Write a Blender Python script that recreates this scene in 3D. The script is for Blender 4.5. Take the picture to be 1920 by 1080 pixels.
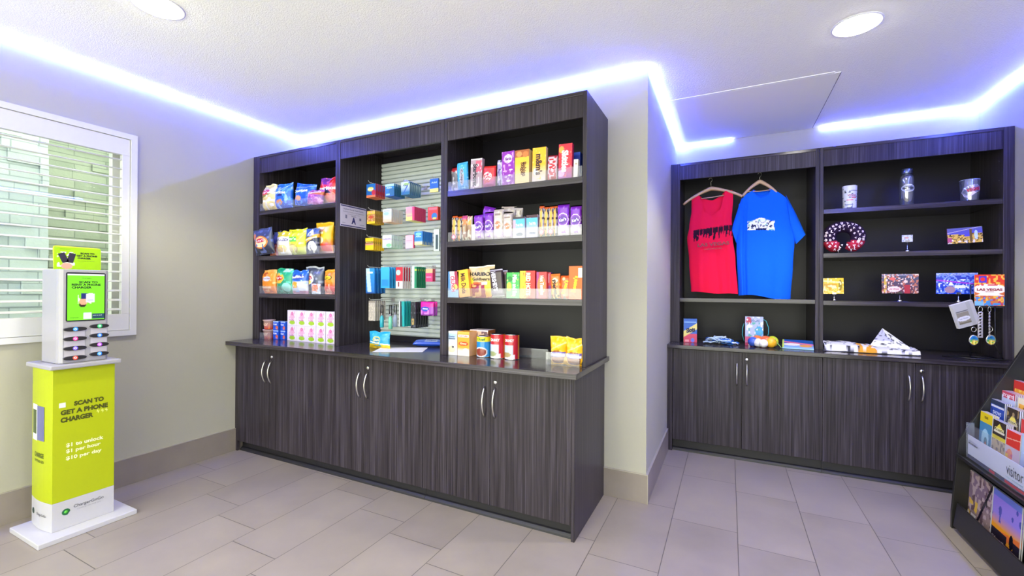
import bpy, bmesh, math, random
from mathutils import Vector, Matrix
random.seed(7)
for o in list(bpy.data.objects): bpy.data.objects.remove(o)
sc = bpy.context.scene
COL = sc.collection
PI = math.pi

# ------------------------------------------------------------------ camera
FPX, YAW, PITCH, ROLL, CAMH = 821.24, .4596, .0024, -.0056, 1.3375
cd = bpy.data.cameras.new('camera'); cam = bpy.data.objects.new('camera', cd); COL.objects.link(cam)
cd.sensor_width = 36; cd.lens = 36*FPX/1920; cd.clip_start = .02
_f = Vector((-math.sin(YAW)*math.cos(PITCH), math.cos(YAW)*math.cos(PITCH), math.sin(PITCH)))
_r = Vector((math.cos(YAW), math.sin(YAW), 0)); _u = _r.cross(_f)
_r2 = _r*math.cos(ROLL) - _u*math.sin(ROLL); _u2 = _r*math.sin(ROLL) + _u*math.cos(ROLL)
cam.matrix_world = Matrix(((_r2.x, _u2.x, -_f.x, 0), (_r2.y, _u2.y, -_f.y, 0), (_r2.z, _u2.z, -_f.z, CAMH), (0, 0, 0, 1)))
sc.camera = cam
# ------------------------------------------------------------------ exposure, world
sc.view_settings.view_transform = 'Standard'; sc.view_settings.look = 'None'
sc.view_settings.gamma = 1; sc.view_settings.use_curve_mapping = False
sc.view_settings.exposure = 0.95
W = bpy.data.worlds.new('world'); sc.world = W; W.use_nodes = True
bg = W.node_tree.nodes['Background']; bg.inputs[0].default_value = (.97, 1.0, .80, 1); bg.inputs[1].default_value = 2.7
LED_POWER = 275.0
CEIL_GLOW = 34.0
DOWNLIGHT_W = 46.0

# ------------------------------------------------------------------ room numbers (metres)
XW, XR, YB, YR, HC, XC = -3.641, 1.694, 2.838, 4.528, 2.741, -.460
HB = .178
YNEAR = -1.8

# ------------------------------------------------------------------ helpers
def lin(c):
    return tuple(((x/12.92) if x <= .04045 else ((x+.055)/1.055)**2.4) for x in c)
def C(h):
    return lin(tuple(int(h[i:i+2], 16)/255 for i in (0, 2, 4)))
def at(u, v, X=None, Y=None, Z=None):
    """metric point on the plane X=, Y= or Z= that shows at photo position (u, v)"""
    d = _r2*((u-960)/FPX) + _u2*((540-v)/FPX) + _f
    t = X/d.x if X is not None else (Y/d.y if Y is not None else (Z-CAMH)/d.z)
    p = d*t; return Vector((p.x, p.y, p.z+CAMH))
_mats = {}
def mat(name, col=(.8, .8, .8), rough=.5, metal=0, emit=None, es=0, alpha=None, spec=.5, coat=0):
    if name in _mats: return _mats[name]
    m = bpy.data.materials.new(name); m.use_nodes = True
    b = m.node_tree.nodes['Principled BSDF']
    b.inputs['Base Color'].default_value = (*col, 1); b.inputs['Roughness'].default_value = rough
    b.inputs['Metallic'].default_value = metal; b.inputs['Specular IOR Level'].default_value = spec
    b.inputs['Coat Weight'].default_value = coat
    if emit: b.inputs['Emission Color'].default_value = (*emit, 1); b.inputs['Emission Strength'].default_value = es
    _mats[name] = m; return m
def N(nt, t, **k):
    n = nt.nodes.new(t)
    for a, b in k.items():
        if a == 'ins':
            for i, v in b.items(): n.inputs[i].default_value = v
        else: setattr(n, a, b)
    return n
def math_n(nt, op, a, b=None, c=None):
    n = nt.nodes.new('ShaderNodeMath'); n.operation = op
    for i, x in enumerate((a, b, c)):
        if x is None: continue
        if isinstance(x, (int, float)): n.inputs[i].default_value = x
        else: nt.links.new(x, n.inputs[i])
    return n.outputs[0]
def mix_n(nt, fac, a, b):
    n = nt.nodes.new('ShaderNodeMix'); n.data_type = 'RGBA'
    for k, x in ((0, fac), (6, a), (7, b)):
        if isinstance(x, (int, float)): n.inputs[k].default_value = x
        elif isinstance(x, tuple): n.inputs[k].default_value = (*x, 1) if len(x) == 3 else x
        else: nt.links.new(x, n.inputs[k])
    return n.outputs[2]
def noise_n(nt, vec, scale, detail=3, rough=.5):
    n = N(nt, 'ShaderNodeTexNoise'); n.inputs['Scale'].default_value = scale
    n.inputs['Detail'].default_value = detail; n.inputs['Roughness'].default_value = rough
    nt.links.new(vec, n.inputs['Vector']); return n
def map_n(nt, vec, scale):
    n = N(nt, 'ShaderNodeMapping'); n.inputs['Scale'].default_value = scale
    nt.links.new(vec, n.inputs['Vector']); return n.outputs[0]

def bump(nt, b, h, strength, dist):
    n = N(nt, 'ShaderNodeBump'); n.inputs['Strength'].default_value = strength; n.inputs['Distance'].default_value = dist
    nt.links.new(h, n.inputs['Height']); nt.links.new(n.outputs[0], b.inputs['Normal'])

def wall_mat():
    m = mat('painted_wall', C('adaa99'), .75); nt = m.node_tree; b = nt.nodes['Principled BSDF']
    g = N(nt, 'ShaderNodeNewGeometry').outputs['Position']
    n = noise_n(nt, g, 1.3, 4); nt.links.new(mix_n(nt, n.outputs[0], C('a8a692'), C('b2afa1')), b.inputs['Base Color'])
    n2 = noise_n(nt, g, 90, 3); bump(nt, b, n2.outputs[0], .25, .002); return m
def ceil_mat(name, smooth):
    m = mat(name, C('f8f8f8'), .85); nt = m.node_tree; b = nt.nodes['Principled BSDF']
    g = N(nt, 'ShaderNodeNewGeometry').outputs['Position']
    if not smooth:
        v = N(nt, 'ShaderNodeTexVoronoi'); v.inputs['Scale'].default_value = 140; nt.links.new(g, v.inputs['Vector'])
        n2 = noise_n(nt, g, 90, 5, .7)
        h = math_n(nt, 'ADD', math_n(nt, 'MULTIPLY', v.outputs[0], -.6), n2.outputs[0]); bump(nt, b, h, .8, .003)
    else:
        n2 = noise_n(nt, g, 30, 2); bump(nt, b, n2.outputs[0], .1, .002)
    return m
def wood_mat(name, axis, rough=.34):
    m = mat(name, C('4a464a'), rough, spec=.22 if rough > .3 else .5); nt = m.node_tree; b = nt.nodes['Principled BSDF']
    g = N(nt, 'ShaderNodeNewGeometry').outputs['Position']
    s1, s2 = {'z': ((105, 105, 1.4), (330, 330, 3)), 'x': ((1.6, 60, 75), (3, 200, 260)), 'y': ((60, 1.6, 75), (200, 3, 260))}[axis]
    n1 = noise_n(nt, map_n(nt, g, s1), 1, 3, .6); n2 = noise_n(nt, map_n(nt, g, s2), 1, 2, .5)
    f = math_n(nt, 'ADD', math_n(nt, 'MULTIPLY', n1.outputs[0], .65), math_n(nt, 'MULTIPLY', n2.outputs[0], .35))
    r = N(nt, 'ShaderNodeValToRGB'); nt.links.new(f, r.inputs[0])
    e = r.color_ramp.elements; e[0].position = .36; e[0].color = (*C('211c21'), 1); e[1].position = .64; e[1].color = (*C('48424a'), 1)
    q = r.color_ramp.elements.new(.5); q.color = (*C('322d32'), 1)
    nt.links.new(r.outputs[0], b.inputs['Base Color']); bump(nt, b, f, .12, .001); return m
def floor_mat():
    m = mat('stone_tile_floor', C('a59d94'), .38); nt = m.node_tree; b = nt.nodes['Principled BSDF']
    g = N(nt, 'ShaderNodeNewGeometry').outputs['Position']
    sx = N(nt, 'ShaderNodeSeparateXYZ'); nt.links.new(g, sx.inputs[0])
    P, L = .3413, .68
    cx = math_n(nt, 'DIVIDE', math_n(nt, 'ADD', sx.outputs[0], .293), P); col = math_n(nt, 'FLOOR', cx); fx = math_n(nt, 'SUBTRACT', cx, col)
    cy = math_n(nt, 'DIVIDE', math_n(nt, 'ADD', math_n(nt, 'SUBTRACT', sx.outputs[1], 2.722), math_n(nt, 'MULTIPLY', col, .1235)), L)
    row = math_n(nt, 'FLOOR', cy); fy = math_n(nt, 'SUBTRACT', cy, row)
    dx = math_n(nt, 'MULTIPLY', math_n(nt, 'MINIMUM', fx, math_n(nt, 'SUBTRACT', 1, fx)), P)
    dy = math_n(nt, 'MULTIPLY', math_n(nt, 'MINIMUM', fy, math_n(nt, 'SUBTRACT', 1, fy)), L)
    gr = math_n(nt, 'LESS_THAN', math_n(nt, 'MINIMUM', dx, dy), .0017)
    cv = N(nt, 'ShaderNodeCombineXYZ'); nt.links.new(col, cv.inputs[0]); nt.links.new(row, cv.inputs[1])
    wn = N(nt, 'ShaderNodeTexWhiteNoise'); nt.links.new(cv.outputs[0], wn.inputs['Vector'])
    # each tile samples its own patch of the stone pattern
    off = N(nt, 'ShaderNodeVectorMath'); off.operation = 'MULTIPLY_ADD'
    nt.links.new(wn.outputs['Color'], off.inputs[0]); off.inputs[1].default_value = (9, 9, 9); nt.links.new(g, off.inputs[2])
    n1 = noise_n(nt, off.outputs[0], 3.0, 6, .62); n2 = noise_n(nt, off.outputs[0], 1.7, 3, .5)
    c1 = mix_n(nt, math_n(nt, 'MULTIPLY', math_n(nt, 'SUBTRACT', n1.outputs[0], .25), 1.9), C('7b7265'), C('968b79'))
    c2 = mix_n(nt, math_n(nt, 'MULTIPLY', n2.outputs[0], .55), c1, C('898079'))
    c3 = mix_n(nt, math_n(nt, 'MULTIPLY', wn.outputs[0], .3), c2, C('a0978a'))
    nt.links.new(mix_n(nt, gr, c3, C('4c463f')), b.inputs['Base Color'])
    nt.links.new(math_n(nt, 'ADD', math_n(nt, 'MULTIPLY', n1.outputs[0], .2), .27), b.inputs['Roughness'])
    bump(nt, b, math_n(nt, 'SUBTRACT', math_n(nt, 'MULTIPLY', n1.outputs[0], .2), gr), .3, .002); return m
def base_mat():
    m = mat('stone_baseboard', C('857c70'), .4); nt = m.node_tree; b = nt.nodes['Principled BSDF']
    g = N(nt, 'ShaderNodeNewGeometry').outputs['Position']; n1 = noise_n(nt, g, 3.5, 6, .6)
    nt.links.new(mix_n(nt, n1.outputs[0], C('7a7166'), C('9a9086')), b.inputs['Base Color']); return m
def stone_mat(name, ca, cb, cc, bw, bh, axis='y'):
    m = mat(name, C(ca), .9); nt = m.node_tree; b = nt.nodes['Principled BSDF']
    g = N(nt, 'ShaderNodeNewGeometry').outputs['Position']
    sx = N(nt, 'ShaderNodeSeparateXYZ'); nt.links.new(g, sx.inputs[0]); cv = N(nt, 'ShaderNodeCombineXYZ')
    nt.links.new(sx.outputs[1 if axis == 'y' else 0], cv.inputs[0]); nt.links.new(sx.outputs[2], cv.inputs[1])
    br = N(nt, 'ShaderNodeTexBrick'); nt.links.new(cv.outputs[0], br.inputs['Vector'])
    br.inputs['Color1'].default_value = (*C(ca), 1); br.inputs['Color2'].default_value = (*C(cb), 1); br.inputs['Mortar'].default_value = (*C(cc), 1)
    br.inputs['Scale'].default_value = 1; br.inputs['Brick Width'].default_value = bw; br.inputs['Row Height'].default_value = bh
    br.inputs['Mortar Size'].default_value = .004; br.inputs['Bias'].default_value = -.1
    n = noise_n(nt, g, 9, 5, .6)
    nt.links.new(mix_n(nt, math_n(nt, 'MULTIPLY', n.outputs[0], .7), br.outputs[0], C(cb)), b.inputs['Base Color'])
    bump(nt, b, math_n(nt, 'ADD', n.outputs[0], br.outputs[1]), .6, .01); return m
def clear_mat(name, tint, dif, gloss, rough=.05):
    m = bpy.data.materials.new(name); m.use_nodes = True; nt = m.node_tree; nt.nodes.clear()
    o = N(nt, 'ShaderNodeOutputMaterial'); t = N(nt, 'ShaderNodeBsdfTransparent'); t.inputs[0].default_value = (*tint, 1)
    g = N(nt, 'ShaderNodeBsdfGlossy'); g.inputs['Roughness'].default_value = rough
    d = N(nt, 'ShaderNodeBsdfDiffuse'); d.inputs[0].default_value = (.85, .87, .95, 1)
    a = N(nt, 'ShaderNodeMixShader'); a.inputs[0].default_value = dif; nt.links.new(t.outputs[0], a.inputs[1]); nt.links.new(d.outputs[0], a.inputs[2])
    c = N(nt, 'ShaderNodeMixShader'); c.inputs[0].default_value = gloss; nt.links.new(a.outputs[0], c.inputs[1]); nt.links.new(g.outputs[0], c.inputs[2])
    nt.links.new(c.outputs[0], o.inputs[0]); _mats[name] = m; return m
def attr_mat(name, rough, spec=.5, bumpy=0, metal=0):
    m = mat(name, (1, 1, 1), rough, metal=metal, spec=spec); nt = m.node_tree; b = nt.nodes['Principled BSDF']
    a = N(nt, 'ShaderNodeAttribute'); a.attribute_name = 'Col'; nt.links.new(a.outputs['Color'], b.inputs['Base Color'])
    if bumpy:
        t = N(nt, 'ShaderNodeTexCoord'); n = noise_n(nt, t.outputs['Object'], 45, 3); bump(nt, b, n.outputs[0], bumpy, .004)
    return m
def screen_mat():
    m = mat('lit_screen', (0, 0, 0), .2); nt = m.node_tree; b = nt.nodes['Principled BSDF']
    a = N(nt, 'ShaderNodeAttribute'); a.attribute_name = 'Col'; nt.links.new(a.outputs['Color'], b.inputs['Emission Color'])
    b.inputs['Emission Strength'].default_value = .85; return m

M = dict(wall=wall_mat(), ceil=ceil_mat('textured_ceiling', 0), ceil2=ceil_mat('smooth_ceiling', 1), wz=wood_mat('dark_laminate', 'z'), wx=wood_mat('dark_laminate_edge', 'x', .17),
         wy=wood_mat('dark_laminate_side_edge', 'y'), floor=floor_mat(), base=base_mat(), pack=attr_mat('printed_card', .42), foil=attr_mat('printed_foil', .28, .6, .35),
         cloth=attr_mat('printed_cotton', .9, .2), gloss=attr_mat('glossy_print', .15, .6), screen=screen_mat())
M['backshade'] = mat('shade_toned_laminate', C('24222b'), .4, spec=.25)  # same laminate as the cabinets, darkened: the bays' inner shade is in the colour
M['toe'] = mat('toe_kick_black', C('1d1c21'), .5); M['white'] = mat('white_paint', C('d4d4d4'), .45); M['whitep'] = mat('white_plastic', C('a3a1a5'), .3)
M['kwhite'] = mat('kiosk_white', C('bcbbc0'), .35); M['steel'] = mat('brushed_steel', C('d8d6d2'), .28, metal=1); M['chrome'] = mat('chrome', C('e6e6ea'), .12, metal=1)
M['black'] = mat('black_satin', C('17171a'), .4); M['blackw'] = mat('black_rack_board', C('1b1a1a'), .35)
M['slat'] = mat('aluminium_slat', C('ccd4d6'), .22, metal=.0)
M['clear'] = clear_mat('clear_acrylic', (.98, .985, 1), .06, .06, .08); M['glass'] = clear_mat('window_glass', (.95, .995, .97), 0, .02, .02)
M['tumbler'] = clear_mat('smoky_glass', (.55, .62, .72), .10, .30, .08)
M['led'] = mat('blue_led', (0, 0, 0), .5, emit=(.035, .07, 1.0), es=LED_POWER)
M['ceilglow'] = mat('added_ceiling_glow', (0, 0, 0), .5, emit=(.82, .86, 1.0), es=CEIL_GLOW)  # white glow added above the blue strip to brighten the ceiling
M['lens'] = mat('downlight_lens', (0, 0, 0), .5, emit=(1, .97, .92), es=22)
M['hanger'] = mat('pale_wood', C('c3a27c'), .45); M['lime'] = mat('lime_vinyl', C('aab600'), .4)
M['trimmetal'] = mat('trim_metal', C('b9b3a6'), .4, metal=.5)

def tag(o, label=None, cat=None, group=None, kind=None):
    if label: o['label'] = label
    if cat: o['category'] = cat
    if group: o['group'] = group
    if kind: o['kind'] = kind
    return o
def link(name, me, m=None, parent=None, loc=(0, 0, 0), rot=(0, 0, 0)):
    o = bpy.data.objects.new(name, me); COL.objects.link(o)
    if m is not None and me is not None and not me.materials: me.materials.append(m)
    o.location = loc; o.rotation_euler = rot
    if parent: o.parent = parent
    return o
def empty(name, loc=(0, 0, 0), rot=(0, 0, 0)):
    o = link(name, None, loc=loc, rot=rot); o.empty_display_size = .05; return o
class MB:
    def __init__(s): s.v = []; s.f = []; s.sm = []
    def add(s, vs, fs, smooth=False):
        n = len(s.v); s.v += [tuple(v) for v in vs]; s.f += [tuple(i+n for i in f) for f in fs]; s.sm += [smooth]*len(fs); return s
    def box(s, x0, x1, y0, y1, z0, z1):
        return s.add([(x0, y0, z0), (x1, y0, z0), (x1, y1, z0), (x0, y1, z0), (x0, y0, z1), (x1, y0, z1), (x1, y1, z1), (x0, y1, z1)],
                     [(0, 3, 2, 1), (4, 5, 6, 7), (0, 1, 5, 4), (1, 2, 6, 5), (2, 3, 7, 6), (3, 0, 4, 7)])
    def prism(s, pts, a, b, axis='y'):
        """polygon pts extruded a..b along axis; pts are (x,z) for y, (x,y) for z, (y,z) for x"""
        n = len(pts); P = {'y': lambda p, t: (p[0], t, p[1]), 'z': lambda p, t: (p[0], p[1], t), 'x': lambda p, t: (t, p[0], p[1])}[axis]
        return s.add([P(p, a) for p in pts]+[P(p, b) for p in pts], [tuple(range(n))[::-1], tuple(range(n, 2*n))]+[(i, (i+1) % n, n+(i+1) % n, n+i) for i in range(n)])
    def tube(s, pts, r, seg=8, closed=False):
        pts = [Vector(p) for p in pts]; n = len(pts); rs = r if isinstance(r, (list, tuple)) else [r]*n; vs = []; ref = None
        for i, p in enumerate(pts):
            a = pts[(i-1) % n] if (closed or i > 0) else p; b = pts[(i+1) % n] if (closed or i < n-1) else p
            t = (b-a).normalized()
            if ref is None: ref = Vector((0, 0, 1)) if abs(t.z) < .9 else Vector((1, 0, 0))
            e = (ref - t*ref.dot(t)).normalized(); ref = e; g = t.cross(e)
            vs += [p+(e*math.cos(2*PI*k/seg)+g*math.sin(2*PI*k/seg))*rs[i] for k in range(seg)]
        fs = [(i*seg+k, i*seg+(k+1) % seg, ((i+1) % n)*seg+(k+1) % seg, ((i+1) % n)*seg+k) for i in range(n if closed else n-1) for k in range(seg)]
        if not closed: fs += [tuple(range(seg))[::-1], tuple(range((n-1)*seg, n*seg))]
        return s.add(vs, fs, True)
    def lathe(s, prof, seg=24, c=(0, 0, 0), cap=True, axis='z'):
        vs = []
        for r, z in prof:
            for k in range(seg):
                a = 2*PI*k/seg; q = (r*math.cos(a), r*math.sin(a), z)
                if axis == 'y': q = (q[0], q[2], q[1])
                if axis == 'x': q = (q[2], q[0], q[1])
                vs.append((c[0]+q[0], c[1]+q[1], c[2]+q[2]))
        n = len(prof)
        fs = [(i*seg+k, i*seg+(k+1) % seg, (i+1)*seg+(k+1) % seg, (i+1)*seg+k) for i in range(n-1) for k in range(seg)]
        s.add(vs, fs, True)
        if cap:
            m = len(s.v)-n*seg; s.f += [tuple(range(m, m+seg))[::-1], tuple(range(m+(n-1)*seg, m+n*seg))]; s.sm += [False, False]
        return s
    def mesh(s, name='mesh'):
        me = bpy.data.meshes.new(name); me.from_pydata(s.v, [], s.f); me.polygons.foreach_set('use_smooth', s.sm)
        bm = bmesh.new(); bm.from_mesh(me); bmesh.ops.recalc_face_normals(bm, faces=bm.faces); bm.to_mesh(me); bm.free(); return me
    def build(s, name, m, parent=None, bevel=0, loc=(0, 0, 0), rot=(0, 0, 0)):
        o = link(name, s.mesh(name), m, parent, loc, rot)
        if bevel:
            b = o.modifiers.new('bevel', 'BEVEL'); b.width = bevel; b.segments = 2; b.limit_method = 'ANGLE'
        return o
def box(name, x0, x1, y0, y1, z0, z1, m, parent=None, bevel=0):
    """box with its origin at its base centre"""
    c = ((x0+x1)/2, (y0+y1)/2, z0)
    return MB().box(x0-c[0], x1-c[0], y0-c[1], y1-c[1], 0, z1-z0).build(name, m, parent, bevel, loc=c)
def struct(o): o['kind'] = 'structure'; return o

# ------------------------------------------------------------------ room shell
TH = .15
struct(box('floor', XW-TH, XR+TH, YNEAR, YR+TH, -.1, 0, M['floor']))
struct(box('ceiling', XW-TH, XR+TH, YNEAR, YR+TH, HC, HC+.1, M['ceil']))
struct(box('ceiling_panel', XC+.09, .638, 3.44, YR-.004, HC-.004, HC, M['ceil2']))
struct(MB().box(-.009, .009, 3.42, 3.44, 0, .0035).build('trim_1', M['ceil2'])).location = (.1, 0, HC-.0035)
bpy.data.objects['trim_1'].scale = (56, 1, 1)
MB_ = MB().box(0, .003, 3.44, YR-.02, 0, .001).build('trim_2', M['black']); MB_.location = (.6375, 0, HC-.0052); struct(MB_)
# left wall with the window opening
WY0, WY1, WZ0, WZ1 = .12, 1.5, 1.05, 2.33
w = MB().box(XW-TH, XW, YNEAR, WY0, 0, HC).box(XW-TH, XW, WY1, YR+TH, 0, HC).box(XW-TH, XW, WY0, WY1, 0, WZ0).box(XW-TH, XW, WY0, WY1, WZ1, HC)
struct(w.build('wall_left', M['wall']))
struct(box('wall_back', XW, XC, YB, YR+TH, 0, HC, M['wall']))
struct(box('wall_recess', XC, XR, YR, YR+TH, 0, HC, M['wall']))
struct(box('wall_right', XR, XR+TH, YNEAR, YR+TH, 0, HC, M['wall']))
bb = .012
struct(MB().box(XW, XW+bb, YNEAR, YB, 0, HB).build('baseboard_left', M['base']))
struct(MB().box(-.725, XC+bb, YB-bb, YB, 0, HB).box(XC, XC+bb, YB, 3.862, 0, HB).build('baseboard_back', M['base']))
struct(MB().box(XR-bb, XR, YNEAR, 3.85, 0, HB).build('baseboard_right', M['base']))
struct(MB().box(XW, XW+bb+.0015, YNEAR, YB, HB, HB+.004).box(-.725, XC+bb+.001, YB-bb-.001, YB, HB, HB+.004).box(XC, XC+bb+.001, YB, 3.862, HB, HB+.004)
       .box(XC+bb-.002, XC+bb+.0015, YB-bb-.0015, YB-bb+.002, 0, HB).build('trim_3', M['trimmetal']))

# ------------------------------------------------------------------ window, shutters, outdoors
wf = empty('window_1', (XW, .83, WZ0)); struct(wf)
def sub(o, parent):
    o.parent = parent; o.matrix_parent_inverse = Matrix.Translation(-Vector(parent.location)); return o
YO0, YO1, ZO0, ZO1 = .07, 1.542, 1.012, 2.366   # casing
YI0, YI1, ZI0, ZI1 = .20, 1.462, 1.157, 2.219   # louvre opening
fr = MB()
for a, b, c_, d in ((YO0, YO1, ZO0, ZO0+.035), (YO0, YO1, ZO1-.035, ZO1), (YO0, YO0+.035, ZO0+.035, ZO1-.035), (YO1-.035, YO1, ZO0+.035, ZO1-.035)): fr.box(XW+.0005, XW+.022, a, b, c_, d)
sub(fr.build('window_frame', M['white'], ), wf)
sh = MB()
for a, b, c_, d in ((YO0+.037, YO1-.037, ZO0+.037, ZI0), (YO0+.037, YO1-.037, ZI1, ZO1-.037), (YO0+.037, YI0, ZI0, ZI1), (YI1, YO1-.037, ZI0, ZI1)): sh.box(XW-.022, XW+.012, a, b, c_, d)
sub(sh.build('shutter_panel', M['white'], bevel=.002), wf)
nl = 17; pitch = (ZI1-ZI0)/nl
for i in range(nl):
    z = ZI0+pitch*(i+.5); ang = math.radians(9); l = MB(); hw = .029
    pts = [(-hw, 0), (-hw*.6, .0042), (0, .0055), (hw*.6, .0042), (hw, 0), (hw*.6, -.0042), (0, -.0055), (-hw*.6, -.0042)]
    pts = [(XW-.012+p[0]*math.cos(ang)+p[1]*math.sin(ang), z-p[0]*math.sin(ang)+p[1]*math.cos(ang)) for p in pts]
    l.prism(pts, YI0+.002, YI1-.002, 'y'); sub(l.build('louver', M['white']), wf)
gl = MB().box(XW-.115, XW-.110, WY0, WY1, WZ0, WZ1); sub(gl.build('pane', M['glass']), wf)
ja = MB()
for a, b, c_, d in ((WY0, WY0+.05, WZ0, WZ1), (WY1-.05, WY1, WZ0, WZ1), (WY0, WY1, WZ0, WZ0+.05), (WY0, WY1, WZ1-.05, WZ1)): ja.box(XW-.14, XW-.09, a, b, c_, d)
sub(ja.build('sash', M['white']), wf)
stA = stone_mat('rough_pale_stone', 'b4bccb', 'ccd4e0', '848ca0', .30, .085); stB = stone_mat('stacked_ledge_stone', '8c968c', 'adb2a8', '6c7672', .42, .07)
# pale rough stone pier and darker stacked stone behind it
def stone_wall(name, x, y0, y1, z1, m, lab, seed):
    rnd = random.Random(seed); b = MB(); z = -.048
    while z < z1:
        h = rnd.uniform(.06, .10); y = y0
        while y < y1:
            wd = rnd.uniform(.15, .42); e = min(y+wd, y1); b.box(x-.25, x+rnd.uniform(0, .035), y, e-.002, z, min(z+h, z1)-.002); y = e
        z += h
    return tag(b.build(name, m), lab, 'wall')
stone_wall('stone_pier', XW-.95, -.4, 1.40, 3.2, stA, 'pale rough stone pier outside the window, left of the darker stone', 3)
tag(box('outdoor_column', XW-1.55, XW-1.25, 1.93, 2.6, -.049, 3.2, mat('pale_render', C('d4dcdc'), .8)), 'pale smooth column outside the window, right of the stacked stone', 'column')
stone_wall('stone_garden_wall', XW-1.35, 1.0, 1.925, 3.2, stB, 'green-brown stacked ledge stone wall outside the window, right of the pale pier', 4)
tag(box('outdoor_paving', XW-3, XW-TH-.01, -3, 4, -.15, -.05, mat('paving', C('b8b8b0'), .9)), 'pale paving outside the window', 'paving')

# ------------------------------------------------------------------ LED strips and downlights
def led(name, a, b, n, lab):
    """run from a to b along the wall; n = direction out of the wall. Blue diodes below; ledge and white emitter above are added to light the ceiling"""
    x0, y0 = a; x1, y1 = b; nx, ny = n
    t = tag(empty(name, ((x0+x1)/2, (y0+y1)/2, HC-.0135)), lab, 'light strip', 'blue LED strips under the ceiling edge')
    hx, hy = abs(x1-x0)/2, abs(y1-y0)/2
    def bar(nm, o0, o1, z0, z1, m):
        lo, hi = sorted((o0, o1))
        if nx: xs = sorted((nx*lo, nx*hi)); bb_ = (xs[0], xs[1], -hy, hy)
        else: ys = sorted((ny*lo, ny*hi)); bb_ = (-hx, hx, ys[0], ys[1])
        MB().box(*bb_, z0, z1).build(nm, m, t)
    bar('added_light_ledge', .0005, .016, -.0012, .0012, M['white'])  # opaque ledge added to keep the blue light off the ceiling
    bar('added_glow_bar', .003, .013, .0014, .0035, M['ceilglow'])
    bar('blue_diodes', .007, .015, -.0045, -.0014, M['led'])
led('led_strip', (XW, YNEAR), (XW, YB-.022), (1, 0), 'blue LED strip along the top of the left wall over the shuttered window')
led('led_strip', (XW+.022, YB), (XC, YB), (0, -1), 'blue LED strip along the top of the wall above the snack cabinets')
led('led_strip', (XC, YB), (XC, YR-.022), (1, 0), 'blue LED strip along the top of the short side wall of the projecting corner')
led('led_strip', (XC+.022, YR), (.02, YR), (0, -1), 'short blue LED strip above the left end of the souvenir cabinets')
led('led_strip', (.70, YR), (XR-.022, YR), (0, -1), 'blue LED strip above the right end of the souvenir cabinets')
led('led_strip', (XR, YNEAR), (XR, YR-.022), (-1, 0), 'blue LED strip along the top of the right wall')
def downlight(x, y, lab, k_=1):
    t = tag(empty('recessed_downlight', (x, y, HC)), lab, 'ceiling light', 'recessed ceiling downlights')
    MB().lathe([(.112, -.001), (.110, -.005), (.100, -.005), (.099, -.001)], 40, cap=False).build('trim_ring', M['white'], t)
    MB().lathe([(.098, -.002), (.092, -.010), (.070, -.016), (.035, -.019), (.0, -.020)], 40, cap=False).build('lens', M['lens'], t)
    ld = bpy.data.lights.new('downlight', 'SPOT'); ld.energy = DOWNLIGHT_W*k_; ld.spot_size = math.radians(125); ld.spot_blend = .4; ld.shadow_soft_size = .07; ld.color = (1, .965, .77)
    lo = bpy.data.objects.new('lamp', ld); COL.objects.link(lo); lo.parent = t; lo.location = (0, 0, -.03); return t
downlight(-2.56, 1.17, 'round lit recessed downlight in the ceiling above the charging kiosk')
downlight(.60, 2.87, 'round lit recessed downlight in the ceiling in front of the souvenir cabinets', 1.7)
for x, y in ((-.95, .75), (.60, .2), (-2.56, -1.3), (-.95, -1.4)):  # unseen lamps, added to raise the general light in the room
    downlight(x, y, 'added unseen downlight in the ceiling near the viewer')

# ------------------------------------------------------------------ cabinets
def handle(parent, x, y, z0=.595, z1=.767):
    pts = []
    for i in range(13):
        t = i/12; pts.append((x, y-.004-.030*math.sin(PI*t)**.8, z0+(z1-z0)*t))
    MB().tube(pts, .0052, 8).build('handle', M['steel'], parent)
def base_unit(x0, x1, seam, yf, yb, ztop, lab, filler_l=0, filler_r=0, doorbot=.085, endpanel=None):
    cx = (x0+x1)/2; t = tag(empty('base_cabinet', (cx, yf, 0)), lab, 'cabinet')
    def L(a, b): return a-cx, b-cx
    c = MB(); a, b = L(x0, x1); c.box(a+.001, b-.001, .02, yb-yf, doorbot, ztop)
    if filler_l: c.box(a+.001, a+filler_l-.002, .002, .02, .0, ztop)
    if filler_r: c.box(b-filler_r+.002, b-.001, .0, .02, 0.0, ztop)
    if endpanel: c.box(b-endpanel, b-.0005, 0, yb-yf, 0, ztop)
    c.build('carcass', M['wz'], t, .001)
    k = MB().box(a+(filler_l or .001), b-(endpanel or filler_r or .001), .045, .06, 0, doorbot-.001); k.build('toe_kick', M['toe'], t)
    k = MB().prism([(.045, 0), (.045, .026), (.034, .022), (.024, .010), (.022, 0)], a+(filler_l or .001), b-(endpanel or filler_r or .001), 'x'); k.build('floor_molding', M['toe'], t)
    er = max(filler_r, endpanel or 0)
    for (p, q, s) in ((x0+filler_l, seam, 1), (seam, x1-er, -1)):
        pp, qq = L(p, q); d = MB().box(pp+.0015, qq-.0015, 0, .0185, doorbot, ztop-.004).build('door', M['wz'], t, .001)
        hx = (seam-cx)+(-.036 if s == 1 else .033); handle(d, hx, 0)
        if s == -1:
            MB().lathe([(.0, -.006), (.006, -.006), (.012, -.004), (.0125, 0)], 20, (hx, 0, .80), cap=False, axis='y').box(hx-.0012, hx+.0012, -.0068, -.0058, .795, .805).build('lock', M['chrome'], d)
    return t
YD = 2.2235; ZC = .904
base_unit(-3.641+.0005, -2.722, -3.2117, YD, YB-.002, ZC-.03, 'dark laminate two-door base cabinet under the chips, against the left wall', filler_l=.035)
base_unit(-2.722, -1.7236, -2.2172, YD, YB-.002, ZC-.03, 'dark laminate two-door base cabinet in the middle, under the peg wall')
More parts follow.
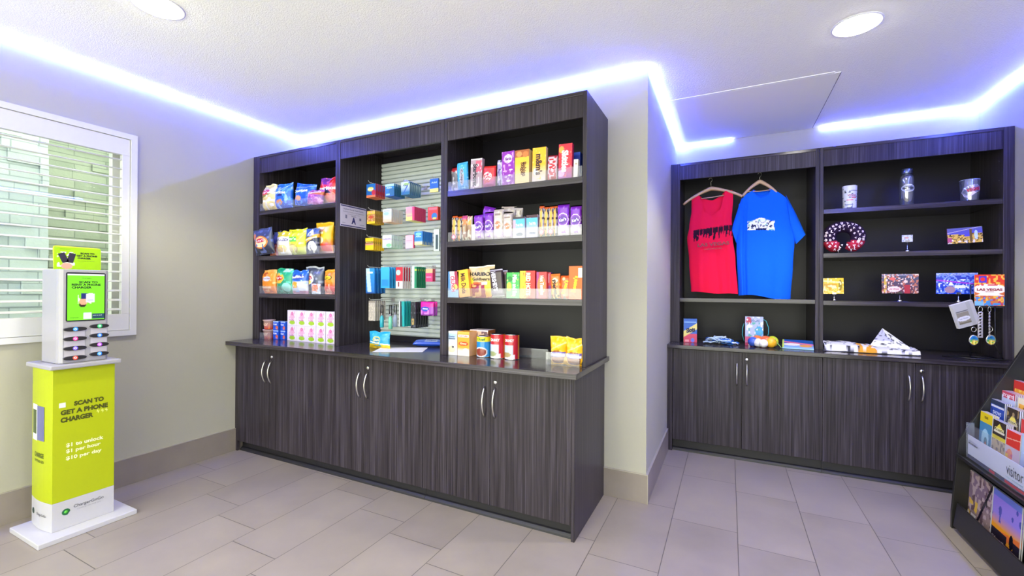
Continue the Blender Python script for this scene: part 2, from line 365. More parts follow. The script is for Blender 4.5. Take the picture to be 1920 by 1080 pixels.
base_unit(-1.7236, -.725, -1.2376, YD, YB-.002, ZC-.03, 'dark laminate two-door base cabinet under the candy shelves, with exposed end panel', endpanel=.02)
tag(box('countertop', XW+.0008, -.6945, 2.144, YB-.002, ZC-.0295, ZC, M['wx'], bevel=.0015), 'long dark laminate countertop under the snack shelves', 'countertop')
YDB = 3.872; ZCB = .884
base_unit(-.4595, .6158, .0952, YDB, YR-.002, ZCB-.03, 'dark laminate two-door base cabinet in the recess, under the hanging shirts', filler_l=.042, doorbot=.098)
base_unit(.6158, 1.6935, 1.135, YDB, YR-.002, ZCB-.03, 'dark laminate two-door base cabinet in the recess, partly behind the brochure rack', filler_r=.04, doorbot=.092)
tag(box('countertop', XC+.0008, XR-.0008, 3.849, YR-.002, ZCB-.0295, ZCB, M['wx'], bevel=.0015), 'dark laminate countertop under the souvenir shelves', 'countertop')

def shelf_unit(name, x0, x1, yf, yb, z0, z1, zh, tl, tr, shelves, th, lab, back=True, pins=()):
    """upper bay: side panels tl / tr thick, header from zh to z1, shelves"""
    cx = (x0+x1)/2; t = tag(empty(name, (cx, yf, z0)), lab, 'shelf unit'); d = yb-yf; H = z1-z0
    a, b = x0-cx, x1-cx
    MB().box(a+.0005, a+tl, 0, d, 0, H).build('side_panel', M['wz'], t, .0015)
    MB().box(b-tr, b-.0005, 0, d, 0, H).build('side_panel', M['wz'], t, .0015)
    MB().box(a+tl, b-tr, .003, .022, zh-z0, H-.022).build('header_board', M['wz'], t, .001)
    MB().box(a+tl, b-tr, .0, d, H-.0215, H).build('top_board', M['wx'], t, .001)
    if back: MB().box(a+tl, b-tr, d-.012, d, 0, H-.022).build('back_panel', M['backshade'], t)
    for s in shelves: MB().box(a+tl+.0005, b-tr-.0005, .002, d-.013, s-z0-th, s-z0).build('shelf', M['wx'], t, .001)
    for sx, nx, yy in pins:
        X_ = a+tl if sx == 'l' else b-tr; me = MB().lathe([(.0022, 0), (.0022, .0009*nx), (0, .0009*nx)], 8, axis='x').mesh(); z = .12
        while z < H-.2:
            if not any(abs(z+z0-s+th/2) < th for s in shelves): link('shelf_pin', me, M['chrome'], t, (X_, yy, z))
            z += .064
    return t
YU = 2.368; ZTA = 2.45
SA = [1.985, 1.602, 1.289]; SC = [1.972, 1.644, 1.281]
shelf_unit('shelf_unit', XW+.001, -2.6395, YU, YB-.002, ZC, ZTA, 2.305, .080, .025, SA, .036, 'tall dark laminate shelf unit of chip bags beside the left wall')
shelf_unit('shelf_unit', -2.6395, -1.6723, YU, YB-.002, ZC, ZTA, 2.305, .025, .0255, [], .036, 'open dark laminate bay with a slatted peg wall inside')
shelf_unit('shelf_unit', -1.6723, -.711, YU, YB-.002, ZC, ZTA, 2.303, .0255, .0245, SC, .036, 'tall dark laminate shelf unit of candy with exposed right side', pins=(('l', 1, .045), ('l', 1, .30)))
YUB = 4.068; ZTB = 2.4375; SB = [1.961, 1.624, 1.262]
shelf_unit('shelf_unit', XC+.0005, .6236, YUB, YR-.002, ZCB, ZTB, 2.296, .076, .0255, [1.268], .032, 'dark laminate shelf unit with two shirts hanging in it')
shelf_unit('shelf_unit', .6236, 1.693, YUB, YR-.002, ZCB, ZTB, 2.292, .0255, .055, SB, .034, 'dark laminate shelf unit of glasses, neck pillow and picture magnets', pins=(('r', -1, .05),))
# slatwall
sl = MB(); z = .955; X0, X1 = -2.612, -1.70
while z < 2.36:
    sl.prism([(2.822, z), (2.806, z+.001), (2.800, z+.006), (2.800, z+.024), (2.808, z+.030), (2.822, z+.031)], X0, X1, 'x'); z += .034
sl.box(X0, X1, 2.8205, 2.8235, .95, 2.372)
tag(sl.build('slatwall_panel', M['slat']), 'silver slatted peg wall at the back of the middle bay', 'display panel')

# ------------------------------------------------------------------ painted packages
def vn(x, y, s=0):
    def h(i, j):
        n = (i*374761393+j*668265263+s*974634777) & 0xffffffff; n = ((n ^ (n >> 13))*1274126177) & 0xffffffff; return ((n ^ (n >> 16)) & 0xffff)/65535
    i, j = math.floor(x), math.floor(y); a, b = x-i, y-j; a = a*a*(3-2*a); b = b*b*(3-2*b)
    return (h(i, j)*(1-a)+h(i+1, j)*a)*(1-b)+(h(i, j+1)*(1-a)+h(i+1, j+1)*a)*b
def paint(ops, u, v):
    """colour of the printed design at (u right, v up), later ops lie over earlier ones"""
    c = (.8, .8, .8)
    for o in ops:
        k = o[0]
        if k == 'bg': c = o[1]
        elif k == 'grad': t = min(1, max(0, (v-o[3])/(o[4]-o[3]) if len(o) > 3 else v)); c = tuple(p*(1-t)+q*t for p, q in zip(o[1], o[2]))
        elif k == 'rect':
            if o[1] <= u <= o[3] and o[2] <= v <= o[4]: c = o[5]
        elif k == 'ell':
            if ((u-o[1])/o[3])**2+((v-o[2])/o[4])**2 < 1: c = o[5]
        elif k == 'ring':
            q = ((u-o[1])/o[3])**2+((v-o[2])/o[4])**2
            if o[6] < q < 1: c = o[5]
        elif k == 'slant':      # band through (u0,v0), slope, half height
            if abs(v-o[2]-(u-o[1])*o[3]) < o[4]: c = o[5]
        elif k == 'noise':      # scale, threshold, colour, seed [, u0 v0 u1 v1]
            if len(o) < 6 or (o[5] <= u <= o[7] and o[6] <= v <= o[8]):
                sx, sy = o[1] if isinstance(o[1], tuple) else (o[1], o[1])
                if vn(u*sx, v*sy, o[4]) > o[2]: c = o[3]
        elif k == 'tri':
            if o[2] <= v <= o[4] and abs(u-o[1]) < o[3]*(1-(v-o[2])/(o[4]-o[2])): c = o[5]
        elif k == 'sky':        # base, height, n, wall colour, window colour, seed
            i = int(u*o[3]); hh = o[1]+o[2]*vn(i*3.7, 1.3, o[6])
            if v < hh: c = o[4] if vn(u*o[3]*4, v*26, o[6]+1) < .62 else o[5]
    return c
def H_(ops): return [tuple(C(x) if isinstance(x, str) and len(x) == 6 and i > 0 else x for i, x in enumerate(o)) for o in ops]
def vcol(me, cols):
    a = me.color_attributes.new('Col', 'FLOAT_COLOR', 'POINT'); flat = []
    for c in cols: flat += [c[0], c[1], c[2], 1]
    a.data.foreach_set('color', flat)
def bag_y(u, v, d, kind, seed=1):
    if kind == 'box': return -d/2
    e = max(0, 1-abs(2*u-1)**2.6)
    if kind == 'bag':
        t = min(1, max(0, (v-.03)/.30))*min(1, max(0, (.95-v)/.34)); t = math.sin(t*PI/2) if t < 1 else 1
        wr = (vn(u*7, v*3, seed)-.5)*.012*(1-.6*t)+(vn(u*5, v*8, seed+5)-.5)*.008
        return -(d/2*(e**.6)*(t**.75))-wr*e
    if kind == 'bar':
        t = min(1, max(0, (v-.04)/.10))*min(1, max(0, (.96-v)/.10)); return -(d/2*(e**.35)*(t**.7))
    return -d/2
def pkg_mesh(w, h, d, kind, ops, cell=.0032, seed=1, sidec=None):
    ops = H_(ops); nx = max(4, min(70, round(w/cell))); nz = max(4, min(110, round(h/cell)))
    V, Fc, K = [], [], []
    for sgn in (1, -1):
        for j in range(nz+1):
            for i in range(nx+1):
                u, v = i/nx, j/nz; y = bag_y(u, v, d, kind, seed)
                if sgn == -1: y = -y if kind != 'box' else d/2
                x = (u-.5)*w; z = v*h
                if kind == 'bag':
                    q = min(1, max(0, (v-.03)/.30))*min(1, max(0, (.95-v)/.34)); x *= (1-.07*q)
                    z += (vn(u*4, v, seed+9)-.5)*.014*v - .006*(2*u-1)**2*(0 if v > .5 else 1)*0
                V.append((x, y-(.0004 if kind == 'bag' and sgn == 1 else 0)+(.0004 if kind == 'bag' and sgn == -1 else 0), z)); K.append(paint(ops, u, v) if (sgn == 1 or not sidec) else sidec)
    S = (nx+1)*(nz+1)
    for j in range(nz):
        for i in range(nx):
            a = j*(nx+1)+i; Fc.append((a, a+1, a+nx+2, a+nx+1)); a += S; Fc.append((a, a+nx+1, a+nx+2, a+1))
    nb = len(V)
    if kind == 'box':   # separate side walls so that the print keeps a clean edge
        sc_ = sidec or paint(ops, .03, .5)
        for (x0, x1, z0, z1) in ((-w/2, -w/2, 0, h), (w/2, w/2, 0, h)):
            n = len(V); V += [(x0, -d/2, z0), (x0, d/2, z0), (x0, d/2, z1), (x0, -d/2, z1)]; K += [paint(ops, .02 if x0 < 0 else .98, .3) if not sidec else sidec]*4
            Fc.append((n, n+1, n+2, n+3) if x0 > 0 else (n, n+3, n+2, n+1))
        for zz, vv in ((0, .02), (h, .98)):
            n = len(V); V += [(-w/2, -d/2, zz), (w/2, -d/2, zz), (w/2, d/2, zz), (-w/2, d/2, zz)]; K += [paint(ops, .5, vv) if not sidec else sidec]*4
            Fc.append((n, n+1, n+2, n+3) if zz > 0 else (n, n+3, n+2, n+1))
    else:
        for i in range(nx):
            a = i; Fc.append((a+1, a, a+S, a+S+1)); a = nz*(nx+1)+i; Fc.append((a, a+1, a+S+1, a+S))
        for j in range(nz):
            a = j*(nx+1); Fc.append((a, a+nx+1, a+S+nx+1, a+S)); a += nx; Fc.append((a+nx+1, a, a+S, a+S+nx+1))
    me = bpy.data.meshes.new('pack'); me.from_pydata(V, [], Fc); vcol(me, K)
    if kind != 'box': me.polygons.foreach_set('use_smooth', [True]*len(Fc))
    return me
_tc = {}
def text_flat(s, bold=0.0, shear=0):
    k = (s, bold, shear)
    if k not in _tc:
        cu = bpy.data.curves.new('t', 'FONT'); cu.body = s; cu.align_x = 'CENTER'; cu.align_y = 'CENTER'; cu.offset = bold; cu.resolution_u = 3; cu.shear = shear
        cu.space_line = .85
        ob = bpy.data.objects.new('t', cu); COL.objects.link(ob); dg = bpy.context.evaluated_depsgraph_get(); dg.update()
        me = bpy.data.meshes.new_from_object(ob.evaluated_get(dg)); bpy.data.objects.remove(ob)
        vs = [tuple(v.co) for v in me.vertices]; fs = [tuple(p.vertices) for p in me.polygons]; bpy.data.meshes.remove(me)
        x0, x1 = min(v[0] for v in vs), max(v[0] for v in vs); y0, y1 = min(v[1] for v in vs), max(v[1] for v in vs)
        _tc[k] = ([((v[0]-x0)/(x1-x0)-.5, (v[1]-y0)/(y1-y0)-.5) for v in vs], fs)
    return _tc[k]
def ink(c):
    n = 'ink_'+c
    return mat(n, C(c), .45)
def lettering(parent, s, cx, cz, tw, thh, rot, col, yfun, bold=.02, name='lettering', off=.0007, shear=0, plane='y'):
    """word fitted to tw x thh, centred at (cx, cz) on the parent's front, turned by rot degrees"""
    vs, fs = text_flat(s, bold, shear); r = math.radians(rot); out = []
    for a, b in vs:
        x, z = a*tw, b*thh; X, Z = cx+x*math.cos(r)-z*math.sin(r), cz+x*math.sin(r)+z*math.cos(r)
        out.append((X, yfun(X, Z)-off, Z) if plane == 'y' else (yfun(X, Z)+off, X, Z))
    me = bpy.data.meshes.new(name); me.from_pydata(out, [], fs)
    return link(name, me, ink(col), parent)
def product(name, lab, cat, w, h, d, kind, ops, texts=(), loc=(0, 0, 0), tilt=0, yaw=0, lean=0, group=None, seed=1, m=None, sidec=None, cell=.0032):
    me = pkg_mesh(w, h, d, kind, ops, seed=seed, sidec=C(sidec) if sidec else None, cell=cell)
    z = loc[2]+abs(math.sin(math.radians(tilt)))*w/2*.9+abs(math.sin(math.radians(lean)))*d/2*.5+.0006
    o = link(name, me, m or (M['pack'] if kind == 'box' else M['foil']), loc=(loc[0], loc[1], z), rot=(math.radians(lean), math.radians(tilt), math.radians(yaw)))
    tag(o, lab, cat, group)
    for t in texts:
        s, cu, cv, tw, th_, rot, col = t[:7]; bold = t[7] if len(t) > 7 else .02; shear = t[8] if len(t) > 8 else 0
        W_, H2 = (w, h) if abs(rot) < 45 else (h, w)
        lettering(o, s, (cu-.5)*w, cv*h, tw*W_, th_*H2, rot, col, lambda X, Z: bag_y(min(1, max(0, X/w+.5)), Z/h, d, kind, seed), bold, off=.0010, shear=shear)
    return o
def row(Y, zs, specs):
    """specs: name,label,cat,u0,u1,vtop,kind,depth,ops,texts,opts - widths and heights are measured on the shelf plane Y"""
    for s in specs:
        name, lab, cat, u0, u1, vt, kind, d, ops, texts = s[:10]; opt = s[10] if len(s) > 10 else {}
        opt = dict(opt); yy = Y+opt.pop('dy', 0); zb = zs+opt.pop('dz', 0)
        a = at(u0, vt, Y=yy); b = at(u1, vt, Y=yy); zt = at((u0+u1)/2, vt, Y=yy).z
        w_ = b.x-a.x
        if kind == 'bag': w_ *= 1.03
        product(name, lab, cat, w_, zt-zb, d, kind, ops, texts, ((a.x+b.x)/2, yy+d/2, zb), **opt)

# ------------------------------------------------------------------ chips (left unit)
YP = 2.372
CB = 'chip bag'
lays = lambda bgc, bot, cy=.66: [('grad', bgc, bot, .1, .6), ('ell', .5, cy, .40, .15, 'f4c93a'), ('ell', .5, cy, .34, .10, 'c8202a'), ('ell', .5, .27, .33, .15, 'f0d27a'), ('ell', .42, .24, .18, .08, 'e2b44e'), ('noise', (12, 9), .72, 'f6efc0', 3), ('rect', 0, 0, 1, .025, 'd8d8d8')]
row(YP+.02, SA[0], [
 ('chip_bag', 'pale yellow chip bag at the left end of the top chip shelf', CB, 485, 512, 345, 'bag', .075, [('grad', 'd9b93c', 'efe19a', .2, .8), ('ell', .42, .68, .34, .13, 'c93a6a'), ('ell', .42, .68, .26, .08, 'd8464a'), ('rect', .0, .34, 1, .42, 'f3ecc0'), ('ell', .5, .22, .4, .12, 'f2dc7c'), ('slant', .8, .66, .25, .035, '8a8a30'), ('noise', (9, 9), .74, 'fff5cc', 2)], [("Lay's", .42, .68, .46, .09, 0, 'ffffff')]),
 ('chip_bag', 'blue tortilla chip bag standing upright next to the pale yellow bag on the top shelf', CB, 509, 541, 343, 'bag', .085, [('grad', '0d4fc0', '2a7be8', .1, .9), ('ell', .47, .3, .2, .11, 'd98a4a'), ('tri', .5, .52, .22, .68, '0a2a70'), ('noise', (14, 11), .75, '5aa5ff', 4), ('noise', (5, 5), .82, '9cc4f4', 8), ('slant', .8, .9, .5, .02, 'b9dcff')], [('Doritos', .42, .66, .72, .11, -4, 'ffffff', .03)], {'dy': .01, 'seed': 2}),
 ('chip_bag', 'blue tortilla chip bag leaning right in the middle of the top chip shelf', CB, 545, 581, 346, 'bag', .085, [('grad', '0d50c4', '1a60d4', .1, .9), ('ell', .3, .3, .2, .12, 'e0a070'), ('noise', (14, 11), .74, '4f9cf8', 6), ('slant', .5, .84, .2, .02, 'a9d0ff')], [('Doritos', .42, .63, .7, .12, 8, 'ffffff', .03)], {'tilt': 9, 'seed': 3}),
 ('chip_bag', 'small pink and purple tortilla chip bag in front of the big red bag', CB, 570, 600, 357, 'bag', .06, [('grad', 'c861b4', 'b04a9a', .1, .9), ('rect', 0, .66, 1, .86, 'c06840'), ('noise', (12, 9), .6, 'e8a0dc', 3), ('noise', (7, 7), .72, '8a3f9a', 5)], [('Doritos', .5, .78, .75, .12, 10, 'ffffff')], {'tilt': 8, 'seed': 4, 'dy': -.005}),
 ('chip_bag', 'large red tortilla chip bag with purple top at the right end of the top shelf', CB, 592, 627, 332, 'bag', .10, [('bg', 'd8202c'), ('rect', 0, .74, .62, 1, '8a3fae'), ('noise', (8, 8), .62, 'c060d0', 3, 0, .74, .62, 1), ('ell', .55, .3, .42, .22, 'f08a6a'), ('tri', .5, .42, .3, .62, '26202a'), ('noise', (13, 11), .74, 'ff6a60', 4), ('tri', .42, .0, .3, .34, 'f6b08a')], [('Doritos', .5, .60, .95, .13, 3, 'ffffff', .04)], {'dy': .05, 'seed': 5, 'tilt': 2}),
])
row(YP+.02, SA[1], [
 ('chip_bag', 'dark navy chip bag with round orange badge sticking out left of the second shelf', CB, 474, 508, 431, 'bag', .07, [('grad', '22263c', '3a466c', .2, .9), ('ell', .5, .48, .36, .24, 'e0842c'), ('ell', .5, .48, .30, .19, 'f2d9a0'), ('ell', .12, .74, .16, .12, 'd97850'), ('noise', (8, 8), .7, '5a6aa0', 3), ('ell', .5, .55, .24, .08, 'c8283a')], [("Lay's", .5, .55, .42, .09, 0, 'ffffff')], {'dy': -.066, 'dz': .002, 'tilt': -4, 'lean': 5, 'seed': 7}),
 ('chip_bag', 'dark blue snack bag behind the navy bag on the second shelf', CB, 503, 522, 434, 'bag', .05, [('grad', '2b2f55', '5c6a9c'), ('ell', .5, .35, .3, .2, 'b85a4a'), ('noise', (6, 6), .62, 'c8b27c', 3)], [], {'dy': .09, 'seed': 8}),
 ('chip_bag', 'small red-brown snack bag low between the navy and the white bag', CB, 503, 517, 458, 'bag', .04, [('grad', 'b04a48', '6a3038'), ('noise', (6, 6), .6, 'd88a70', 3)], [], {'seed': 9}),
 ('chip_bag', 'white and yellow baked chip bag left of the lime bag on the second shelf', CB, 514, 540, 433, 'bag', .07, [('grad', 'e9e2c8', 'e6dfe6', .1, .7), ('rect', 0, .78, 1, 1, 'd8c930'), ('ell', .5, .28, .36, .17, 'e8cf80'), ('ell', .45, .25, .2, .1, 'dcb65a'), ('noise', (8, 8), .76, 'ffffff', 3)], [('BAKED', .5, .64, .8, .10, -2, '30406a', .03)], {'seed': 10}),
 ('chip_bag', 'bright lime-yellow chip bag in the middle of the second shelf', CB, 534, 567, 428, 'bag', .09, [('grad', 'c9d43a', 'dfe11c', .1, .7), ('rect', .05, .52, .62, .70, '57c040'), ('ell', .42, .26, .30, .18, 'b9a84a'), ('ell', .42, .26, .24, .13, 'dccb86'), ('noise', (10, 9), .74, 'f4f68c', 3), ('slant', .8, .6, 1.2, .03, 'f2f462')], [("Lay's", .36, .61, .5, .12, -4, 'f4ffd0', .03)], {'dy': .01, 'seed': 11}),
 ('popcorn_bag', 'popcorn bag with navy top, yellow band and white bottom on the second shelf', 'popcorn bag', 569, 593, 427, 'bag', .06, [('bg', '26304e'), ('rect', 0, .68, 1, 1, '3a5aa0'), ('tri', .5, .72, .3, 1.0, 'dfe4f0'), ('slant', .5, .60, .25, .07, 'e8a92c'), ('ell', .62, .28, .30, .22, 'f2edd8'), ('noise', (9, 9), .7, '6a6a80', 3)], [('Smartfood', .5, .60, .85, .07, 10, 'fff8e0', .02)], {'seed': 12}),
 ('chip_bag', 'tall yellow-over-red corn chip bag near the right end of the second shelf', CB, 586, 618, 416, 'bag', .08, [('grad', 'c83a20', 'f0b81c', .30, .50), ('rect', .22, .64, .62, .86, 'f3e9c0'), ('ell', .4, .44, .26, .12, 'f0dcae'), ('noise', (10, 9), .72, 'e8903c', 3, 0, 0, 1, .45), ('rect', 0, .0, 1, .10, 'e9b9ae')], [('Fritos', .42, .75, .4, .10, 0, 'b02020', .03)], {'dy': .05, 'seed': 13}),
 ('chip_bag', 'yellow and red snack bag against the divider, behind the corn chip bag', CB, 613, 627, 423, 'bag', .05, [('grad', 'd04030', 'f0c020', .35, .6), ('ell', .5, .6, .4, .12, 'e8e0d0')], [], {'dy': .12, 'seed': 14}),
])
row(YP+.02, SA[2], [
 ('chip_bag', 'orange snack bag at the left end of the third chip shelf', CB, 487, 513, 506, 'bag', .06, [('grad', 'e07a20', 'ee9a2c', .1, .8), ('ell', .5, .62, .26, .10, 'c8d0e4'), ('rect', .12, .22, .78, .30, 'f2cfa0'), ('rect', 0, .9, 1, 1, 'f0ab52'), ('ell', .35, .82, .16, .08, 'c05a20'), ('noise', (9, 9), .75, 'f8bc70', 3)], [('SunChips', .5, .62, .5, .06, 0, 'a03a20')], {'seed': 15}),
 ('chip_bag', 'green chip bag with yellow badge on the third shelf', CB, 513, 543, 503, 'bag', .075, lays('117a5a', '16a070', .60)[:1]+[('ell', .3, .6, .33, .20, 'e9b83a'), ('ell', .3, .61, .25, .09, 'c8242c'), ('rect', .5, .86, .95, 1, 'b9dccc'), ('noise', (10, 9), .72, '48c8a0', 3), ('ell', .75, .25, .2, .18, '8ad0bc')], [("Lay's", .3, .62, .42, .09, 0, 'ffffff')], {'seed': 16}),
 ('chip_bag', 'blue and white ridged chip bag in the middle of the third shelf', CB, 542, 571, 507, 'bag', .075, [('grad', 'd8dce8', '1f5fc0', .50, .56), ('ell', .35, .38, .27, .14, 'e6a63a'), ('ell', .5, .72, .40, .11, '2a3c9a'), ('ell', .72, .4, .22, .12, 'f0e6c8'), ('rect', .0, .0, 1, .12, 'c890a8'), ('noise', (9, 9), .75, 'a8c8f4', 3)], [('Ruffles', .5, .72, .72, .10, 4, 'ffffff', .03)], {'seed': 17}),
 ('chip_bag', 'charcoal chip bag with pale round badge on the third shelf, tallest of its row', CB, 567, 600, 500, 'bag', .08, [('grad', '3c4258', '596078', .2, .9), ('ell', .32, .55, .32, .22, 'e8e4dc'), ('ell', .32, .42, .2, .08, 'e9c04a'), ('ell', .32, .58, .24, .08, 'b8404a'), ('noise', (9, 9), .68, '8c94ac', 3), ('rect', 0, .94, 1, 1, 'c8ccd8')], [("Lay's", .32, .58, .36, .08, 0, 'ffffff')], {'dy': .05, 'seed': 18}),
 ('snack_bag', 'small clear-bottomed nut bag standing in front of the charcoal chip bag', 'snack bag', 582, 598, 532, 'bag', .03, [('bg', 'b9c4d8'), ('ell', .45, .6, .42, .32, 'd8703a'), ('noise', (7, 7), .6, 'f0a070', 3), ('rect', 0, 0, 1, .2, 'dde4f0')], [], {'dy': -.015, 'seed': 19}),
 ('chip_bag', 'orange and red cheese puff bag at the right end of the third shelf', CB, 603, 628, 506, 'bag', .075, [('grad', 'd83828', 'ef8a1c', .30, .5), ('ell', .42, .66, .34, .10, '2c2414'), ('ell', .42, .66, .28, .07, 'e8c81c'), ('noise', (9, 7), .55, 'f2a890', 3, 0, .0, 1, .4), ('rect', .0, .92, 1, 1, 'f0a030')], [('CHEETOS', .42, .66, .5, .06, 4, '30220c')], {'seed': 20, 'dy': .01}),
])
# cups and cartons on the counter below the chips
def cup(name, lab, cat, x, y, z, r, h, cols, group=None, word=None):
    b = MB(); prof = [(r*.78, 0), (r*.8, .002), (r*.97, h*.93), (r*1.06, h*.935), (r*1.06, h), (r*.98, h)]
    me = b.lathe(prof, 28).mesh(); ks = []
    for v in me.vertices:
        a = math.atan2(v.co.y, v.co.x); t = v.co.z/h; ks.append(C(cols[2]) if t > .92 else (C(cols[1]) if vn(a*3+9, t*5, 3) > .62 else C(cols[0])))
    # finer colour rings
    vcol(me, ks); o = link(name, me, M['pack'], loc=(x, y, z+.0005)); tag(o, lab, cat, group)
    if word: 
        lettering(o, word, 0, h*.5, r*1.2, h*.28, 0, cols[3], lambda X, Z: -math.sqrt(max(0, (r*(.79+.19*Z/h))**2-X*X)), .02)
    return o
def upx(u, Y): return at(u, 600, Y=Y).x
Yc = 2.42
for k in range(2):
    cup('noodle_cup', ('upper' if k else 'lower')+' red macaroni cup, left end of the counter below the chips', 'instant food cup', upx(503, Yc), Yc+.01, ZC+.082*k, .047, .078, ('c43a22', 'e88a3a', 'd8b8b4', 'ffe2b8'), word='EASY')
for k in range(2):
    for i in range(2):
        product('snack_carton', ('upper ' if k else 'lower ')+('left ' if i == 0 else 'right ')+'blue carton with orange spot beside the macaroni cups', 'food carton', .063, .074, .06, 'box', [('bg', '1650c8'), ('rect', 0, .9, 1, 1, 'a8c0f0'), ('ell', .7, .28, .22, .22, 'd8603a'), ('noise', (8, 6), .8, '6a98f0', 3)], [('Kraft', .4, .66, .6, .2, 0, 'ffffff')], (upx(521+13*i, Yc+.02), Yc+.03+.004*i, ZC+.0765*k), yaw=3-6*i)
ops_m = [('bg', 'd9d0da'), ('ell', .5, .62, .22, .26, 'd8a4c0'), ('ell', .5, .78, .12, .12, 'd06a9a'), ('noise', (9, 9), .66, 'cf7fb4', 3, .2, .35, .8, 1), ('ell', .5, .20, .30, .13, '9cc030'), ('rect', 0, .97, 1, 1, 'd8d0e0')]
mb = None; xs = [539+18*i for i in range(5)]
for i in range(5):
    for k in range(2):
        x0 = upx(xs[i], Yc); x1 = upx(xs[i]+17.6, Yc); w_ = x1-x0; x = (x0+x1)/2; h_ = .124
        if mb is None: mb = pkg_mesh(w_, h_, .06, 'box', ops_m)
        pos = ['leftmost', 'second from left', 'middle', 'second from right', 'rightmost'][i]
        o = link('drink_carton', mb, M['pack'], loc=(x, Yc+.03, ZC+.0005+k*(h_+.001)))
        tag(o, f'{pos} white and pink carton, {"upper" if k else "lower"} row, on the counter below chips', 'carton', 'white and pink cartons below the chips')
        lettering(o, 'milk', 0, h_*.36, w_*.5, h_*.08, 0, 'b04888', lambda X, Z: -.03, .02)

# clear fences on the shelves
def fence(x0, x1, z, Y, hh, lab):
    t = MB().box(x0+.002, x1-.002, Y, Y+.0025, z+.0005, z+hh)
    tag(t.build('shelf_fence', M['clear']), lab, 'shelf divider', 'clear acrylic shelf fences')
for z, n in zip(SA, ('top', 'second', 'third')): fence(-3.558 if n != 'second' else -3.345, -2.668, z, YP-.001, .062, f'clear acrylic fence along the front of the {n} chip shelf')
for z, n in zip(SC, ('top', 'second', 'third')): fence(-1.644, -.738, z, YP-.001, .060, f'clear acrylic fence along the front of the {n} candy shelf')
fence(-3.558, -3.40, ZC, YP+.003, .055, 'short clear acrylic fence in front of the macaroni cups')
fence(-1.30, -1.0, ZC, YP+.16, .06, 'low clear acrylic tray on the counter right of the cans')

